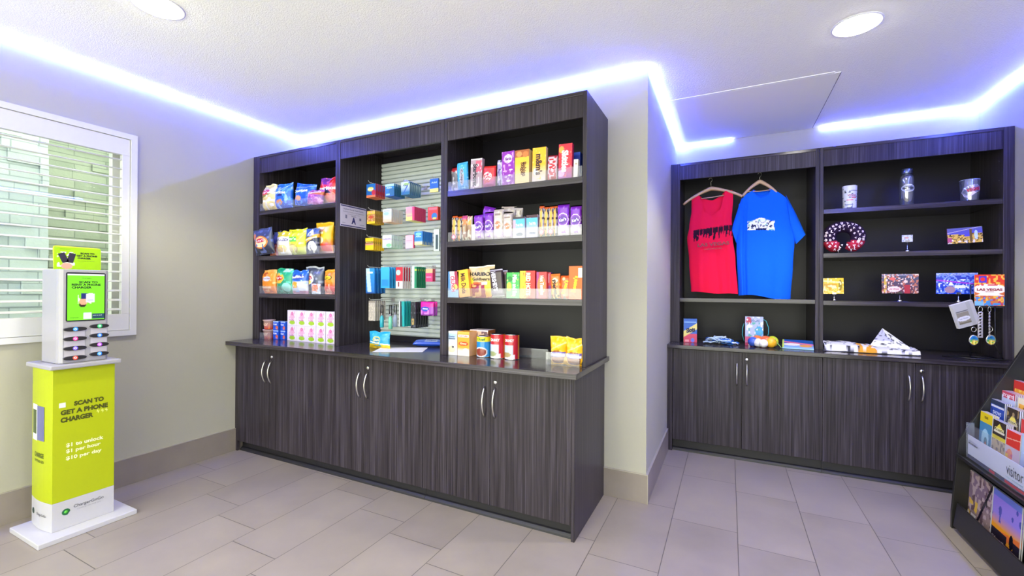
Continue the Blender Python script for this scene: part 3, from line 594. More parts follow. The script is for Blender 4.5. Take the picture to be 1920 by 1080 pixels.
# ------------------------------------------------------------------ candy (right unit)
row(YP+.01, SC[0], [
 ('candy_box', 'small dark candy pack with red top, leftmost on the top candy shelf', 'candy', 845, 858, 312, 'bar', .03, [('grad', '4a4a58', '8a8698'), ('rect', 0, .78, 1, 1, 'b02838'), ('noise', (5, 9), .6, 'c8c4d4', 3)], [], {'seed': 2, 'dy': .03}),
 ('candy_bar', 'light blue candy bar upright at the left of the top candy shelf', 'candy', 857, 877, 302, 'bar', .035, [('grad', '2a88d0', '38aee8'), ('ell', .5, .45, .2, .3, 'a8a8b4'), ('noise', (7, 12), .8, '9adcff', 3), ('rect', 0, .93, 1, 1, '66c6f4')], [('Crispy', .5, .45, .5, .26, -90, '504048', .03)], {'tilt': -3}),
 ('candy_box', 'grey and pink fruit chew pack right of the light blue bar', 'candy', 882, 903, 298, 'box', .03, [('bg', 'a89098'), ('rect', .45, .55, 1, .92, 'cc5a70'), ('noise', (7, 9), .66, 'e0d0d8', 3), ('rect', 0, .95, 1, 1, 'd8d0d8')], [('Starburst', .42, .45, .75, .4, -90, '201c20', .04)], {'tilt': 1.5}),
 ('candy_pack', 'squat red wafer pack in the left half of the top candy shelf', 'candy', 903, 926, 310, 'bar', .04, [('grad', 'b02a8a', 'd8262c', .2, .5), ('ell', .42, .48, .36, .2, 'f0e0e0'), ('rect', .1, .8, .9, 1, 'e83a34')], [('KitKat', .42, .48, .6, .6, -80, 'c02030', .04)], {'tilt': 3}),
 ('candy_pack', 'narrow silver-lilac candy pack left of the tall purple box', 'candy', 931, 943, 297, 'bar', .03, [('bg', '9a94c0'), ('noise', (6, 12), .5, 'c8c4e4', 3), ('noise', (5, 10), .72, '5a4a88', 6)], [], {'dy': .02}),
 ('candy_box', 'tall purple candy box with white swirls on the top candy shelf', 'candy', 942, 965, 284, 'box', .035, [('bg', '8a1fa8'), ('ell', .5, .78, .34, .13, 'e4cdf0'), ('ell', .25, .42, .16, .02, 'f0e0fa'), ('ell', .7, .44, .16, .02, 'f0e0fa'), ('ell', .6, .28, .12, .02, 'f0e0fa'), ('ell', .3, .24, .10, .02, 'f0e0fa'), ('ell', .5, .12, .16, .03, 'f0e0fa'), ('noise', (9, 12), .74, 'c890e0', 4)], [('Nerds', .5, .78, .5, .10, 0, '6a1088', .03)], {'tilt': -1}),
 ('candy_box', 'wide yellow caramel candy box with brown top on the top candy shelf', 'candy', 966, 992, 281, 'box', .05, [('grad', 'e8c890', 'f0bc30', .2, .6), ('rect', 0, .78, 1, 1, 'a85a20'), ('ell', .3, .88, .2, .08, 'd89050'), ('ell', .75, .86, .2, .09, 'c87838')], [('Sugar', .5, .42, .42, .3, -90, '5a2c10', .03), ('Babies', .68, .42, .42, .26, -90, '5a2c10', .03)], {}),
 ('candy_pack', 'orange-gold pack half hidden behind the wide yellow box', 'candy', 983, 999, 284, 'bar', .03, [('grad', 'e8a820', 'd87820'), ('noise', (6, 6), .6, 'b8502a', 3)], [], {'dy': .07}),
 ('candy_box', 'yellow chocolate candy box with large brown letters on the top candy shelf', 'candy', 998, 1023, 277, 'box', .03, [('grad', 'd8c8c0', 'f0b418', .1, .5), ('ell', .25, .3, .16, .10, 'c8d0e0'), ('noise', (8, 12), .8, 'f6d46a', 3)], [("m&m's", .5, .5, .62, .5, -90, '4a2414', .05)], {'tilt': 1}),
 ('candy_pack', 'white and red caramel bar pack between the yellow and the red candy boxes', 'candy', 1025, 1043, 290, 'bar', .03, [('bg', 'd8c0c8'), ('noise', (6, 10), .58, 'b83040', 3), ('rect', 0, .93, 1, 1, '9a2030')], [('TWIX', .5, .5, .8, .6, -90, 'c01c28', .05)], {'tilt': 2}),
 ('candy_box', 'tall red fruit candy box near the right end of the top candy shelf', 'candy', 1047, 1072, 270, 'box', .03, [('grad', '9a2a90', 'd42034', .05, .4), ('ell', .2, .84, .2, .1, 'e8a040'), ('noise', (9, 12), .80, 'f06a60', 3), ('ell', .2, .15, .25, .1, 'd0a8e0')], [('Skittles', .48, .5, .62, .5, -90, 'ffffff', .05)], {'tilt': 1}),
 ('candy_tub', 'blue snack tub in the right corner of the top candy shelf', 'candy', 1070, 1088, 286, 'box', .07, [('bg', '1434a8'), ('rect', 0, .9, 1, 1, '2c50c8')], [], {'dy': .10}),
 ('mint_box', 'thin white mint box at the right end of the top candy shelf', 'candy', 1075, 1083, 299, 'box', .03, [('bg', 'e4dcd4'), ('rect', .3, .7, .8, .8, 'a89878')], [], {'tilt': 2}),
])
purple = [('grad', 'd8c8d8', '7a2ab4', .20, .36), ('ring', .5, .50, .46, .20, 'ecd8f4', .80), ('ell', .5, .50, .34, .13, '5a2498'), ('noise', (7, 8), .78, 'a868d8', 3), ('rect', 0, .93, 1, 1, '6a1ca0')]
almond = [('grad', 'b8a0c0', 'c4b8ae', .2, .4), ('ring', .5, .46, .46, .2, 'e8e0d8', .80), ('ell', .5, .46, .30, .12, 'b87a50'), ('noise', (7, 8), .74, 'dcd4cc', 3), ('rect', .2, .76, .8, .82, '8c7868')]
stick = [('bg', 'b4b0b8'), ('slant', .5, .6, 8, 2.2, 'e8a838'), ('noise', (5, 12), .62, '3a3440', 3), ('rect', 0, .9, 1, 1, 'd05a28')]
def taglab(o, h):   # round price tag on the stick boxes
    pass
row(YP+.015, SC[1], [
 ('meat_stick_pack', 'leftmost silver and orange meat stick pack on the second candy shelf', 'meat stick pack', 846, 856, 403, 'bar', .03, stick, [], {}),
 ('meat_stick_pack', 'second silver and orange meat stick pack from the left on the second candy shelf', 'meat stick pack', 856, 865, 404, 'bar', .03, stick, [], {'seed': 3, 'dy': .01}),
 ('meat_stick_pack', 'orange and green meat stick pack right of the two silver ones', 'meat stick pack', 865, 875, 402, 'bar', .03, [('grad', '8a5038', 'b09a70'), ('rect', 0, .62, 1, .78, 'e07828'), ('rect', 0, .8, 1, 1, 'c04878'), ('noise', (4, 10), .6, 'd8d0b0', 3)], [], {}),
 ('meat_stick_pack', 'orange and green meat stick pack next to the white card on the second candy shelf', 'meat stick pack', 875, 884, 403, 'bar', .03, [('grad', '8a5038', 'b09a70'), ('rect', 0, .62, 1, .78, 'e8a038'), ('rect', 0, .8, 1, 1, 'c04878'), ('noise', (4, 10), .6, 'd8d0b0', 5)], [], {}),
 ('snack_card', 'small cream pack low between meat sticks and purple nut bags', 'snack', 884, 891, 421, 'box', .02, [('bg', 'd8d0c8')], [], {}),
 ('nut_bag', 'purple nut bag leaning right behind the two front purple bags', 'nut bag', 893, 915, 388, 'bar', .03, purple, [], {'tilt': 14, 'dy': .06}),
 ('nut_bag', 'left of the two purple nut bags in the left half of the second candy shelf', 'nut bag', 889, 906, 401, 'bar', .035, purple, [('Kar\'s', .5, .50, .6, .10, 12, 'ffffff', .03)], {'tilt': -3}),
 ('nut_bag', 'right of the two purple nut bags, beside the beige almond bag', 'nut bag', 907, 923, 397, 'bar', .035, purple, [('Kar\'s', .5, .50, .6, .10, 12, 'ffffff', .03)], {'seed': 4}),
 ('nut_bag', 'left beige nut bag with round brown badge on the second candy shelf', 'nut bag', 924, 942, 390, 'bar', .04, almond, [("Kar's", .5, .47, .55, .08, 10, 'ffffff')], {}),
 ('nut_bag', 'beige nut bag leaning behind, middle of the second candy shelf', 'nut bag', 934, 962, 386, 'bar', .04, almond, [], {'dy': .07, 'tilt': 4, 'seed': 4}),
 ('nut_bag', 'right beige nut bag with round brown badge, left of the pale blue packs', 'nut bag', 942, 959, 397, 'bar', .04, almond, [("Kar's", .5, .47, .55, .08, 10, 'ffffff')], {'seed': 6}),
 ('nut_bag', 'grey-beige nut bag right behind the first pale blue pack', 'nut bag', 957, 974, 388, 'bar', .04, [('grad', 'a8a098', 'c8c0b4'), ('noise', (6, 6), .6, '6a5a50', 3)], [], {'dy': .06, 'tilt': 5}),
 ('trail_mix_pack', 'left pale blue trail mix pack on the second candy shelf', 'trail mix pack', 962, 984, 407, 'box', .03, [('grad', 'c0b8dc', '58b4d4', .3, .7), ('rect', 0, .92, 1, 1, '3a2a30'), ('ell', .55, .18, .3, .08, '2c3c60'), ('rect', 0, .35, .2, .85, 'c8a8c0')], [('Trail Mix', .55, .62, .6, .12, 0, 'ffffff')], {}),
 ('trail_mix_pack', 'right pale blue trail mix pack with dark top on the second candy shelf', 'trail mix pack', 987, 1008, 403, 'box', .03, [('grad', 'c0b8dc', '58b4d4', .3, .7), ('rect', 0, .86, 1, 1, '4a2830'), ('ell', .55, .2, .32, .05, '44507c'), ('noise', (6, 6), .7, 'c07860', 3, 0, .86, 1, 1)], [('Trail Mix', .55, .62, .6, .12, 0, 'ffffff')], {}),
 ('meat_stick_pack', 'tall meat stick pack with orange cap, left one right of the pale blue packs', 'meat stick pack', 1010, 1019, 384, 'bar', .03, stick, [], {}),
 ('meat_stick_pack', 'tall meat stick pack with orange cap, second right of the pale blue packs', 'meat stick pack', 1019, 1028, 386, 'bar', .03, stick, [], {'seed': 5, 'dy': .008}),
 ('meat_stick_pack', 'tall meat stick pack with orange cap, third right of the pale blue packs', 'meat stick pack', 1028, 1037, 385, 'bar', .03, stick, [], {'seed': 6}),
 ('meat_stick_pack', 'tall meat stick pack with orange cap, next to the large purple nut bags', 'meat stick pack', 1036, 1044, 384, 'bar', .03, stick, [], {'seed': 7, 'dy': .01}),
 ('nut_bag', 'large purple nut bag with round logo, left of the pair at the right end', 'nut bag', 1044, 1066, 381, 'bar', .04, purple, [("Kar's", .5, .50, .6, .10, 12, 'ffffff', .03)], {}),
 ('nut_bag', 'large purple nut bag with round logo in the right corner of the second candy shelf', 'nut bag', 1068, 1089, 384, 'bar', .04, purple, [("Kar's", .5, .50, .6, .10, 12, 'ffffff', .03)], {'seed': 8}),
])
for u in (850.5, 1015, 1032):
    x = upx(u, YP+.015); MBt = MB().lathe([(.0165, 0), (.0165, -.0015)], 20, axis='y'); o = MBt.build('price_disc', ink('e0607a'), loc=(x, YP+.0105, SC[1]+.030)); tag(o, 'round pink price tag '+{850.5: 'at the left end of', 1015: 'under the left tall meat sticks on', 1032: 'under the right tall meat sticks on'}[u]+' the second candy shelf', 'price tag')
    MB().lathe([(.010, -.0016), (.010, -.0022)], 16, axis='y').build('tag_centre', ink('f4eef0'), o)
row(YP+.012, SC[2], [
 ('candy_box', 'blue, white and red candy box at the left end of the third candy shelf', 'candy', 839, 860, 509, 'box', .03, [('bg', '5a90d0'), ('rect', .5, .3, 1, 1, '9a2440'), ('slant', .5, .5, -5, 1.0, 'e8e0e4'), ('rect', 0, 0, 1, .28, '8cb0d0'), ('ell', .7, .4, .2, .1, 'e8d060')], [('CRUNCH', .5, .52, .6, .35, -84, 'c82850', .04)], {}),
 ('candy_box', 'yellow caramel candy box leaning left beside the gummy bag', 'candy', 862, 882, 507, 'box', .03, [('grad', 'f0a050', 'f4b21c', .1, .5)], [('Milk Duds', .5, .5, .75, .42, -90, '3c2410', .03)], {'tilt': -7}),
 ('gummy_bag', 'wide gold gummy bear bag with black lettering on the third candy shelf', 'gummy candy bag', 877, 924, 498, 'bag', .045, [('grad', 'b8a070', 'c4ac80', .5, .9), ('rect', .03, .0, .92, .42, 'a83c48'), ('ell', .42, .28, .34, .17, '8c2038'), ('noise', (10, 8), .60, 'd8a060', 3, 0, 0, 1, .4), ('slant', .5, .46, 0, .03, 'c05a30'), ('ell', .82, .34, .13, .2, 'e8b818'), ('ell', .80, .12, .12, .1, 'e0a818'), ('rect', .55, .40, .78, .49, 'e8b8b0'), ('ell', .12, .54, .10, .1, 'c0c030'), ('rect', 0, .96, 1, 1, 'dcd4c0')], [('HARIBO', .47, .735, .80, .12, 0, '141414', .05), ('Goldbears', .52, .58, .66, .09, 0, '2c2418', .03)], {'seed': 31, 'dy': .015}),
 ('candy_bar', 'dark brown chocolate bar pack leaning right of the gummy bear bag', 'candy', 920, 944, 504, 'bar', .035, [('bg', '35242c'), ('rect', 0, .92, 1, 1, 'b8b4c8'), ('rect', 0, .0, 1, .06, 'c0bcc8'), ('rect', 0, .06, 1, .26, '6a5c78')], [("HERSHEY'S", .40, .56, .66, .36, -84, 'd8d4e4', .04)], {'tilt': -5}),
 ('candy_bar', 'second dark brown chocolate bar pack with silver edge behind the first', 'candy', 935, 951, 505, 'bar', .035, [('bg', '3a2a34'), ('rect', 0, .90, 1, 1, 'b8b4c8'), ('noise', (5, 8), .7, '8a6a70', 3)], [], {'dy': .05, 'tilt': -2}),
 ('candy_box', 'green fruit candy box on the third candy shelf', 'candy', 950, 974, 511, 'box', .03, [('grad', '50b060', '38a848'), ('ell', .2, .45, .2, .18, 'b8d840'), ('ell', .25, .75, .2, .1, '2a8038'), ('noise', (8, 10), .76, 'a8e060', 3)], [('Mike and Ike', .64, .5, .82, .34, -90, 'ffffff', .04)], {}),
 ('candy_box', 'yellow and red cinnamon candy box in the middle of the third shelf', 'candy', 975, 1003, 508, 'box', .03, [('bg', 'e03028'), ('rect', 0, 0, .40, 1, 'f0c028'), ('noise', (10, 12), .62, 'e06a28', 3, .2, 0, .55, 1)], [('RED HOTS', .56, .52, .82, .30, -90, 'fff0c0', .05)], {}),
 ('candy_box', 'red chewy candy box right of the red cinnamon box', 'candy', 1006, 1025, 510, 'box', .03, [('bg', 'd83c38'), ('rect', 0, 0, .2, 1, 'a03880'), ('ell', .5, .5, .42, .34, 'e87a40'), ('ell', .5, .08, .4, .08, 'e83c50')], [('Hot Tamales', .55, .5, .72, .36, -88, 'fff4e4', .04)], {}),
 ('candy_box', 'narrow purple and red candy box behind the chewy candy box', 'candy', 1023, 1033, 511, 'box', .03, [('bg', '8a4a90'), ('rect', 0, .5, 1, 1, 'c04050'), ('rect', .3, .6, .7, .95, 'd8c0d8')], [], {'dy': .03}),
 ('candy_pack', 'orange peanut candy pouch with yellow dots, left of the plain orange pouch', 'candy', 1033, 1051, 513, 'bar', .03, [('bg', 'e8742c'), ('noise', (7, 9), .55, 'f0c040', 3, 0, 0, 1, .6), ('noise', (7, 9), .66, '4a2c14', 6, 0, 0, 1, .5), ('ell', .5, .72, .3, .09, 'f4d8b0')], [('Pieces', .5, .45, .6, .4, -80, '3a2010', .05)], {'tilt': -3}),
 ('candy_pack', 'orange peanut butter pouch with yellow script, left of the tall orange box', 'candy', 1050, 1068, 516, 'bar', .03, [('bg', 'e85c24'), ('ell', .4, .85, .15, .07, 'f0b890'), ('noise', (7, 9), .8, 'f08a50', 3), ('rect', .3, 0, .6, .25, 'b88c78')], [("Reese's", .5, .5, .6, .42, 75, 'f4d020', .04)], {'dy': .008}),
 ('candy_box', 'tall plain orange peanut butter cup box in the right corner of the third shelf', 'candy', 1067, 1092, 499, 'box', .03, [('bg', 'f0641c'), ('rect', .70, .66, 1, .94, 'f4ece4')], [("Reese's", .42, .46, .5, .34, 80, 'f4c818', .05)], {}),
])
# counter below the candy
Yk = YP+.02
row(Yk, ZC, [
 ('food_box', 'pale blue and white oatmeal box at the left end below the candy', 'food box', 838, 857, 621, 'box', .07, [('grad', 'e4e4e8', 'a8c8ec', .45, .8), ('rect', 0, .9, 1, 1, 'e8e8ec'), ('rect', .2, .66, .8, .70, '2c3c6c'), ('ell', .5, .25, .35, .14, 'dcd0b4'), ('ell', .6, .34, .1, .05, '3c3c50')], [('Quaker', .5, .77, .6, .08, 0, '30508c', .03)], {}),
 ('food_box', 'orange and white cereal bar box beside the pale blue box', 'food box', 858, 880, 622, 'box', .09, [('grad', 'f0e4d0', 'f09c28', .2, .34), ('rect', 0, .90, 1, 1, 'f0ac48'), ('rect', .05, .76, .95, .87, 'f4e4dc'), ('ell', .5, .50, .42, .09, 'c8481c'), ('ell', .7, .2, .25, .12, 'f4ecd0')], [('Chewy', .5, .50, .55, .09, 0, 'ffe8c0', .04), ('NATURE', .5, .815, .7, .06, 0, 'b03850', .03)], {}),
 ('food_box', 'brown and tan pastry box behind the soup can', 'food box', 881, 915, 619, 'box', .10, [('grad', 'a86030', 'c8a890', .3, .8), ('noise', (12, 4), .6, '5a3c44', 3, .2, .72, 1, 1), ('rect', 0, .96, 1, 1, 'd0c0c8'), ('rect', 0, 0, .18, .9, 'd87c28')], [], {'dy': .09}),
])
def can(lab, u0, u1, vt, body, ops, word=None, dy=0):
    y0 = Yk+dy; a = at(u0, vt, Y=y0); b = at(u1, vt, Y=y0); r = (b.x-a.x)/2*.98; h = a.z-ZC; t = link('soup_can', None)
    bpy.data.objects.remove(t); n = 48; m = 34; V, Fc, K = [], [], []
    ops = H_(ops)
    for j in range(m+1):
        for i in range(n):
            an = 2*PI*i/n; z = j/m*(h-.006)+.003; V.append((r*math.sin(an)*.985, -r*math.cos(an)*.985, z)); uu = ((i/n*2.2)+.5) % 2.2; K.append(paint(ops, min(1, uu) if uu <= 1 else 1.2, j/m))
    for j in range(m):
        for i in range(n): Fc.append((j*n+i, j*n+(i+1) % n, (j+1)*n+(i+1) % n, (j+1)*n+i))
    me = bpy.data.meshes.new('can'); me.from_pydata(V, [], Fc); me.polygons.foreach_set('use_smooth', [True]*len(Fc)); vcol(me, K)
    o = link('soup_can', me, M['gloss'], loc=((a.x+b.x)/2, y0+r, ZC+.0005)); tag(o, lab, 'food can')
    MB().lathe([(0, .001), (r*.9, .001), (r, .0), (r, .004), (r*.985, .004)], 40, cap=False).lathe([(r*.985, h-.004), (r, h-.004), (r, h), (r*.93, h), (r*.93, h-.003), (0, h-.003)], 40, cap=False).build('metal_rim', M['chrome'], o)
    if word: lettering(o, word[0], 0, h*word[1], r*1.3, h*.11, 0, word[2], lambda X, Z: -math.sqrt(max(1e-6, (r*.985)**2-X*X)), .04)
    return o
can('blue food can with yellow top band on the counter below the candy', 888, 913, 630, 0, [('bg', '1c80c4'), ('rect', 0, .74, 1.3, 1, 'd4d428'), ('ell', .5, .24, .36, .24, 'e8e4e0'), ('ell', .5, .24, .31, .19, '8c3c30')], ('Chef', .85, '2c6a30'))
can('red and white soup can, left of the pair beside the blue can', 914, 940, 626, 0, [('bg', 'b82030'), ('rect', .0, .18, .72, .58, 'c4ccdc'), ('rect', .0, .0, .8, .2, 'e0d8d4'), ('ell', .35, .18, .25, .11, '98a070'), ('rect', 1.05, 0, 1.3, 1, 'e0902c')], ('CHUNKY', .76, 'ffffff'))
can('red and white soup can, right of the pair, nearest the empty tray', 941, 967, 627, 0, [('bg', 'b82030'), ('rect', .0, .18, .72, .58, 'b8cce4'), ('rect', .0, .0, .8, .2, 'e0d8d4'), ('ell', .35, .18, .25, .11, 'a89460'), ('rect', 1.05, 0, 1.3, 1, 'e0902c')], ('CHUNKY', .76, 'ffffff'))
don = [('bg', 'f0b81c'), ('ell', .48, .28, .40, .26, '8c4a28'), ('ell', .48, .30, .33, .18, 'a86038'), ('rect', .06, .30, .94, .46, '6a5aa0'), ('noise', (10, 10), .72, 'f8d860', 3, 0, .5, 1, 1), ('slant', .5, .66, .3, .02, 'fae080')]
row(YP-.03, ZC, [
 ('donut_bag', 'yellow mini donut bag, left of the pair at the right end of the counter', 'donut bag', 1029, 1061, 633, 'bag', .09, don, [('Donettes', .5, .38, .8, .12, -3, 'ffffff', .04)], {'seed': 21, 'tilt': -2}),
 ('donut_bag', 'yellow mini donut bag against the side panel, right of the pair', 'donut bag', 1058, 1092, 635, 'bag', .09, don, [('Donettes', .5, .38, .8, .12, -3, 'ffffff', .04)], {'seed': 22}),
])
tag(MB().box(-.936, -.738, YP-.036, YP-.034, ZC+.0005, ZC+.075).box(-.938, -.936, YP-.036, YP+.12, ZC+.0005, ZC+.075).build('acrylic_tray', M['clear']), 'clear acrylic tray in front of the two donut bags', 'tray')

# ------------------------------------------------------------------ peg wall goods
def peg_column(u0, u1, v0, v1, Yf, n, dd, sp, ops, front, rest, cat, name, group, kind='box', words=(), word_front=True, card=None):
    a = at(u0, v1, Y=Yf); b = at(u1, v1, Y=Yf); zt = at((u0+u1)/2, v0, Y=Yf).z; zb = a.z; w_ = b.x-a.x; h_ = zt-zb; cx = (a.x+b.x)/2
    me = pkg_mesh(w_, h_, dd, kind, ops); first = None; kids = []
    for i in range(n):
        y = Yf+dd/2+i*sp
        o = link(name, me, M['pack'] if kind == 'box' else M['foil'], loc=(cx, y, zb)); tag(o, front if i == 0 else rest, cat, group)
        if i == 0:
            first = o
            for t in words:
                s, cu, cv, tw, th_, rot, col = t[:7]; kids.append(lettering(o, s, (cu-.5)*w_, cv*h_, tw*(w_ if abs(rot) < 45 else h_), th_*(h_ if abs(rot) < 45 else w_), rot, col, lambda X, Z: bag_y(min(1, max(0, X/w_+.5)), Z/h_, dd, kind, 1), t[7] if len(t) > 7 else .02))
            MBk = MB().box(-.012, .012, -dd/2+.0006, -dd/2+.0012, h_-.0005, h_+.014); kids.append(MBk.build('hang_tab', M['clear'], o))
        else:
            for k in kids: c = k.copy(); COL.objects.link(c); c.parent = o
    yb = 2.802; zr = zt+.009
    p = empty('peg_hook', (cx, yb, zr)); tag(p, 'metal hook for '+group, 'hook')
    MB().tube([(0, 0, 0), (0, Yf-.01-yb, 0), (0, Yf-.02-yb, .003), (0, Yf-.028-yb, .012)], .0019, 6).build('hook_arm', M['steel'], p)
    MB().box(-.018, .018, -.004, .0, -.02, .012).build('hook_plate', M['whitep'], p)
    return first
YF = 2.56
P = peg_column
blue_med = [('grad', '1c5cb8', '1a6cc0'), ('rect', 0, .0, 1, .18, 'd87a50'), ('ell', .45, .62, .32, .16, 'e8d850'), ('ell', .8, .35, .22, .2, 'c02840')]
P(687, 704, 345, 371, YF, 6, .012, .0185, blue_med, 'front blue and red medicine pack on the top-left peg', 'blue and red medicine pack behind the front one on the top-left peg', 'medicine pack', 'medicine_pack', 'blue and red medicine packs on the top-left peg', words=[('Aleve', .45, .62, .6, .16, 0, 'ffffff')])
P(722, 739, 345, 369, YF, 7, .012, .0185, [('grad', '1c58a8', '3a98d8'), ('rect', 0, .82, 1, 1, 'b0d4f0'), ('ell', .75, .35, .35, .3, '2a6a90'), ('rect', .1, .1, .5, .22, '9ac8e8')], 'front pale blue medicine pack on the second peg of the top row', 'dark teal edge of a medicine pack on the second peg of the top row', 'medicine pack', 'medicine_pack', 'pale blue medicine packs on the second top peg', words=[('AXA', .45, .7, .6, .14, 0, 'e8f4ff')])
P(752, 768, 341, 366, YF, 7, .012, .020, [('grad', '2a70a0', 'c8dce0', .2, .7), ('slant', .5, .4, 1.2, .08, '2a5aa8'), ('ell', .6, .8, .3, .12, '9cc060')], 'front white and blue medicine pack on the third peg of the top row', 'dark blue-edged medicine pack on the third peg of the top row', 'medicine pack', 'medicine_pack', 'white and blue medicine packs on the third top peg', words=[('Advil', .5, .72, .6, .14, 0, '2c4c90')])
P(806, 822, 335, 361, YF+.06, 1, .012, .02, [('bg', '1c64c8'), ('rect', 0, 0, 1, .28, 'e8dc80')], 'single blue card pack with pale yellow foot at the right of the top row', '-', 'medicine pack', 'medicine_pack', 'single blue card pack at the right of the top row', words=[('Advil', .5, .72, .65, .14, 0, 'c8e4ff')])
P(688, 703, 395, 420, YF, 6, .012, .0175, [('bg', 'b08030'), ('rect', 0, .72, 1, .95, 'd8c428'), ('noise', (8, 8), .55, 'e0a080', 3), ('rect', 0, 0, 1, .16, 'e8c020'), ('ell', .5, .5, .3, .12, 'c04828')], 'front yellow and brown pack on the left peg of the second row', 'yellow pack behind the front one on the left peg of the second row', 'medicine pack', 'medicine_pack', 'yellow and brown packs on the left peg of the second row')
P(718, 734, 392, 417, YF, 8, .012, .0165, [('grad', 'e8c0a0', 'c8dce8', .1, .5), ('rect', .0, .80, 1, 1, 'e0e8f0'), ('ell', .4, .65, .3, .12, 'a0c4d8')], 'front white and peach tablet box in the second row', 'grey-blue edged tablet box in the second row', 'medicine box', 'medicine_box', 'white tablet boxes in the second row of pegs', words=[('Zyrtec', .45, .85, .7, .1, 0, '5a70a0')])
P(761, 777, 388, 414, YF, 8, .012, .0175, [('grad', 'e8e080', 'f0a0a8', .2, .6), ('rect', .75, 0, 1, 1, 'd83870'), ('rect', .1, .3, .7, .38, 'e8709c')], 'front pink and yellow stomach remedy box in the second row', 'deep pink stomach remedy box behind the front one', 'medicine box', 'medicine_box', 'pink stomach remedy boxes in the second row of pegs')
P(802, 821, 388, 413, YF+.04, 2, .012, .02, [('bg', 'd83c24'), ('rect', .1, .78, .9, .96, 'e87080'), ('ell', .65, .28, .28, .26, '2878c0'), ('ell', .66, .12, .2, .08, 'e8d860')], 'front red pack with blue spot at the right of the second row', 'red pack behind the one with the blue spot', 'medicine pack', 'medicine_pack', 'red packs at the right of the second row')
P(685, 700, 446, 469, YF, 6, .012, .021, [('bg', 'f0c420'), ('rect', 0, .55, 1, .72, '6a4420'), ('rect', 0, .40, 1, .52, 'e0907c')], 'front bright yellow tablet box on the left peg of the third row', 'yellow tablet box behind the front one on the left peg of the third row', 'medicine box', 'medicine_box', 'yellow tablet boxes on the left peg of the third row', words=[('Benadryl', .5, .63, .85, .1, 0, 'ffe890')])
P(717, 734, 441, 465, YF, 8, .012, .0165, [('grad', 'b8e4c8', 'e4ece8', .1, .5), ('rect', .0, .62, 1, .70, 'b8a8d0'), ('ell', .7, .2, .3, .14, '80c890')], 'front white and mint tablet box in the third row', 'grey-edged tablet box behind the mint one', 'medicine box', 'medicine_box', 'white and mint tablet boxes in the third row', words=[('Claritin', .5, .74, .8, .1, 0, '8878a8')])
P(760, 776, 441, 466, YF+.06, 1, .014, .02, [('bg', 'f0b8c8'), ('rect', .9, 0, 1, 1, 'c83860'), ('rect', .1, .55, .8, .60, 'd880a0'), ('rect', .1, .0, .8, .4, 'd8c0e0')], 'single pale pink box in the middle of the third row', '-', 'medicine box', 'medicine_box', 'single pale pink box in the third row')
P(777, 792, 434, 459, YF, 7, .012, .018, [('grad', 'e8e0a0', '2a80d8', .15, .3), ('ell', .5, .8, .35, .12, '80c8f0')], 'front blue cold remedy box in the third row', 'deep blue cold remedy box behind the front one', 'medicine box', 'medicine_box', 'blue cold remedy boxes in the third row', words=[('Alka', .5, .62, .7, .12, 0, 'd0ecff')])
P(813, 823, 430, 471, YF+.08, 1, .014, .02, [('grad', 'c8d8dc', 'd8e8ec'), ('rect', .4, .1, .8, .75, '3c5058')], 'clear pack with a slim dark bottle at the right of the third row', '-', 'toiletry pack', 'toiletry_pack', 'clear pack with slim bottle at the right of the third row')
P(686, 702, 503, 550, YF-.02, 4, .014, .035, [('grad', '1c68b8', '2a8cd0'), ('slant', .35, .35, -4, .9, 'b0c8e4'), ('rect', 0, .0, 1, .05, '1c4c98'), ('rect', .1, .8, .8, .86, 'd0e4f8')], 'front tall blue razor card on the left peg of the fourth row', 'tall blue razor card behind the front one', 'razor pack', 'razor_pack', 'tall blue razor cards in the fourth row', words=[('VENUS', .45, .83, .6, .06, 0, 'ffffff')])
P(714, 730, 501, 540, YF, 3, .012, .03, [('grad', '2a98d8', '38acE8'.lower()), ('rect', .1, .1, .9, .4, '2484c4')], 'front light blue toiletry pack in the fourth row', 'light blue toiletry pack behind the front one', 'toiletry pack', 'toiletry_pack', 'light blue toiletry packs in the fourth row')
P(742, 755, 501, 541, YF, 4, .012, .028, [('bg', 'c02438'), ('rect', 0, 0, 1, .35, 'dcd4d4'), ('rect', .3, .1, .5, .3, '7a3038'), ('ell', .35, .75, .32, .13, 'a8d0c0')], 'front red and white toothbrush card in the fourth row', 'red toothbrush card behind the front one', 'toothbrush pack', 'toothbrush_pack', 'red toothbrush cards in the fourth row')
P(772, 781, 500, 540, YF, 5, .012, .024, [('bg', '148058'), ('rect', 0, 0, .55, 1, 'c0dccc'), ('rect', .6, .8, 1, .88, 'b8c840')], 'front white and green card in the fourth row', 'green card behind the white and green one', 'toiletry pack', 'toiletry_pack', 'green cards in the fourth row')
P(798, 811, 504, 528, YF+.04, 2, .014, .02, [('bg', 'e03470'), ('rect', 0, .68, 1, 1, 'e8b080'), ('rect', .1, .3, .8, .4, 'f080a8')], 'front hot pink pack with peach top at the right of the fourth row', 'hot pink pack behind the front one', 'medicine pack', 'medicine_pack', 'hot pink packs at the right of the fourth row')
P(691, 703, 564, 601, YF, 6, .012, .021, [('bg', 'b0a8a0'), ('noise', (8, 14), .6, 'c8c0b4', 3), ('rect', 0, .9, 1, 1, '8c847c')], 'front beige sewing kit card on the left peg of the bottom row', 'beige card behind the front one on the left peg of the bottom row', 'accessory pack', 'accessory_pack', 'beige cards on the left peg of the bottom row')
P(748, 758, 565, 612, YF, 3, .014, .030, [('bg', '1c9c9c'), ('slant', .3, .4, -6, 1.6, '2c3c40'), ('rect', 0, 0, .18, 1, 'dce4e4')], 'front white and teal comb card in the bottom row', 'teal card behind the comb card', 'comb pack', 'comb_pack', 'teal comb cards in the bottom row')
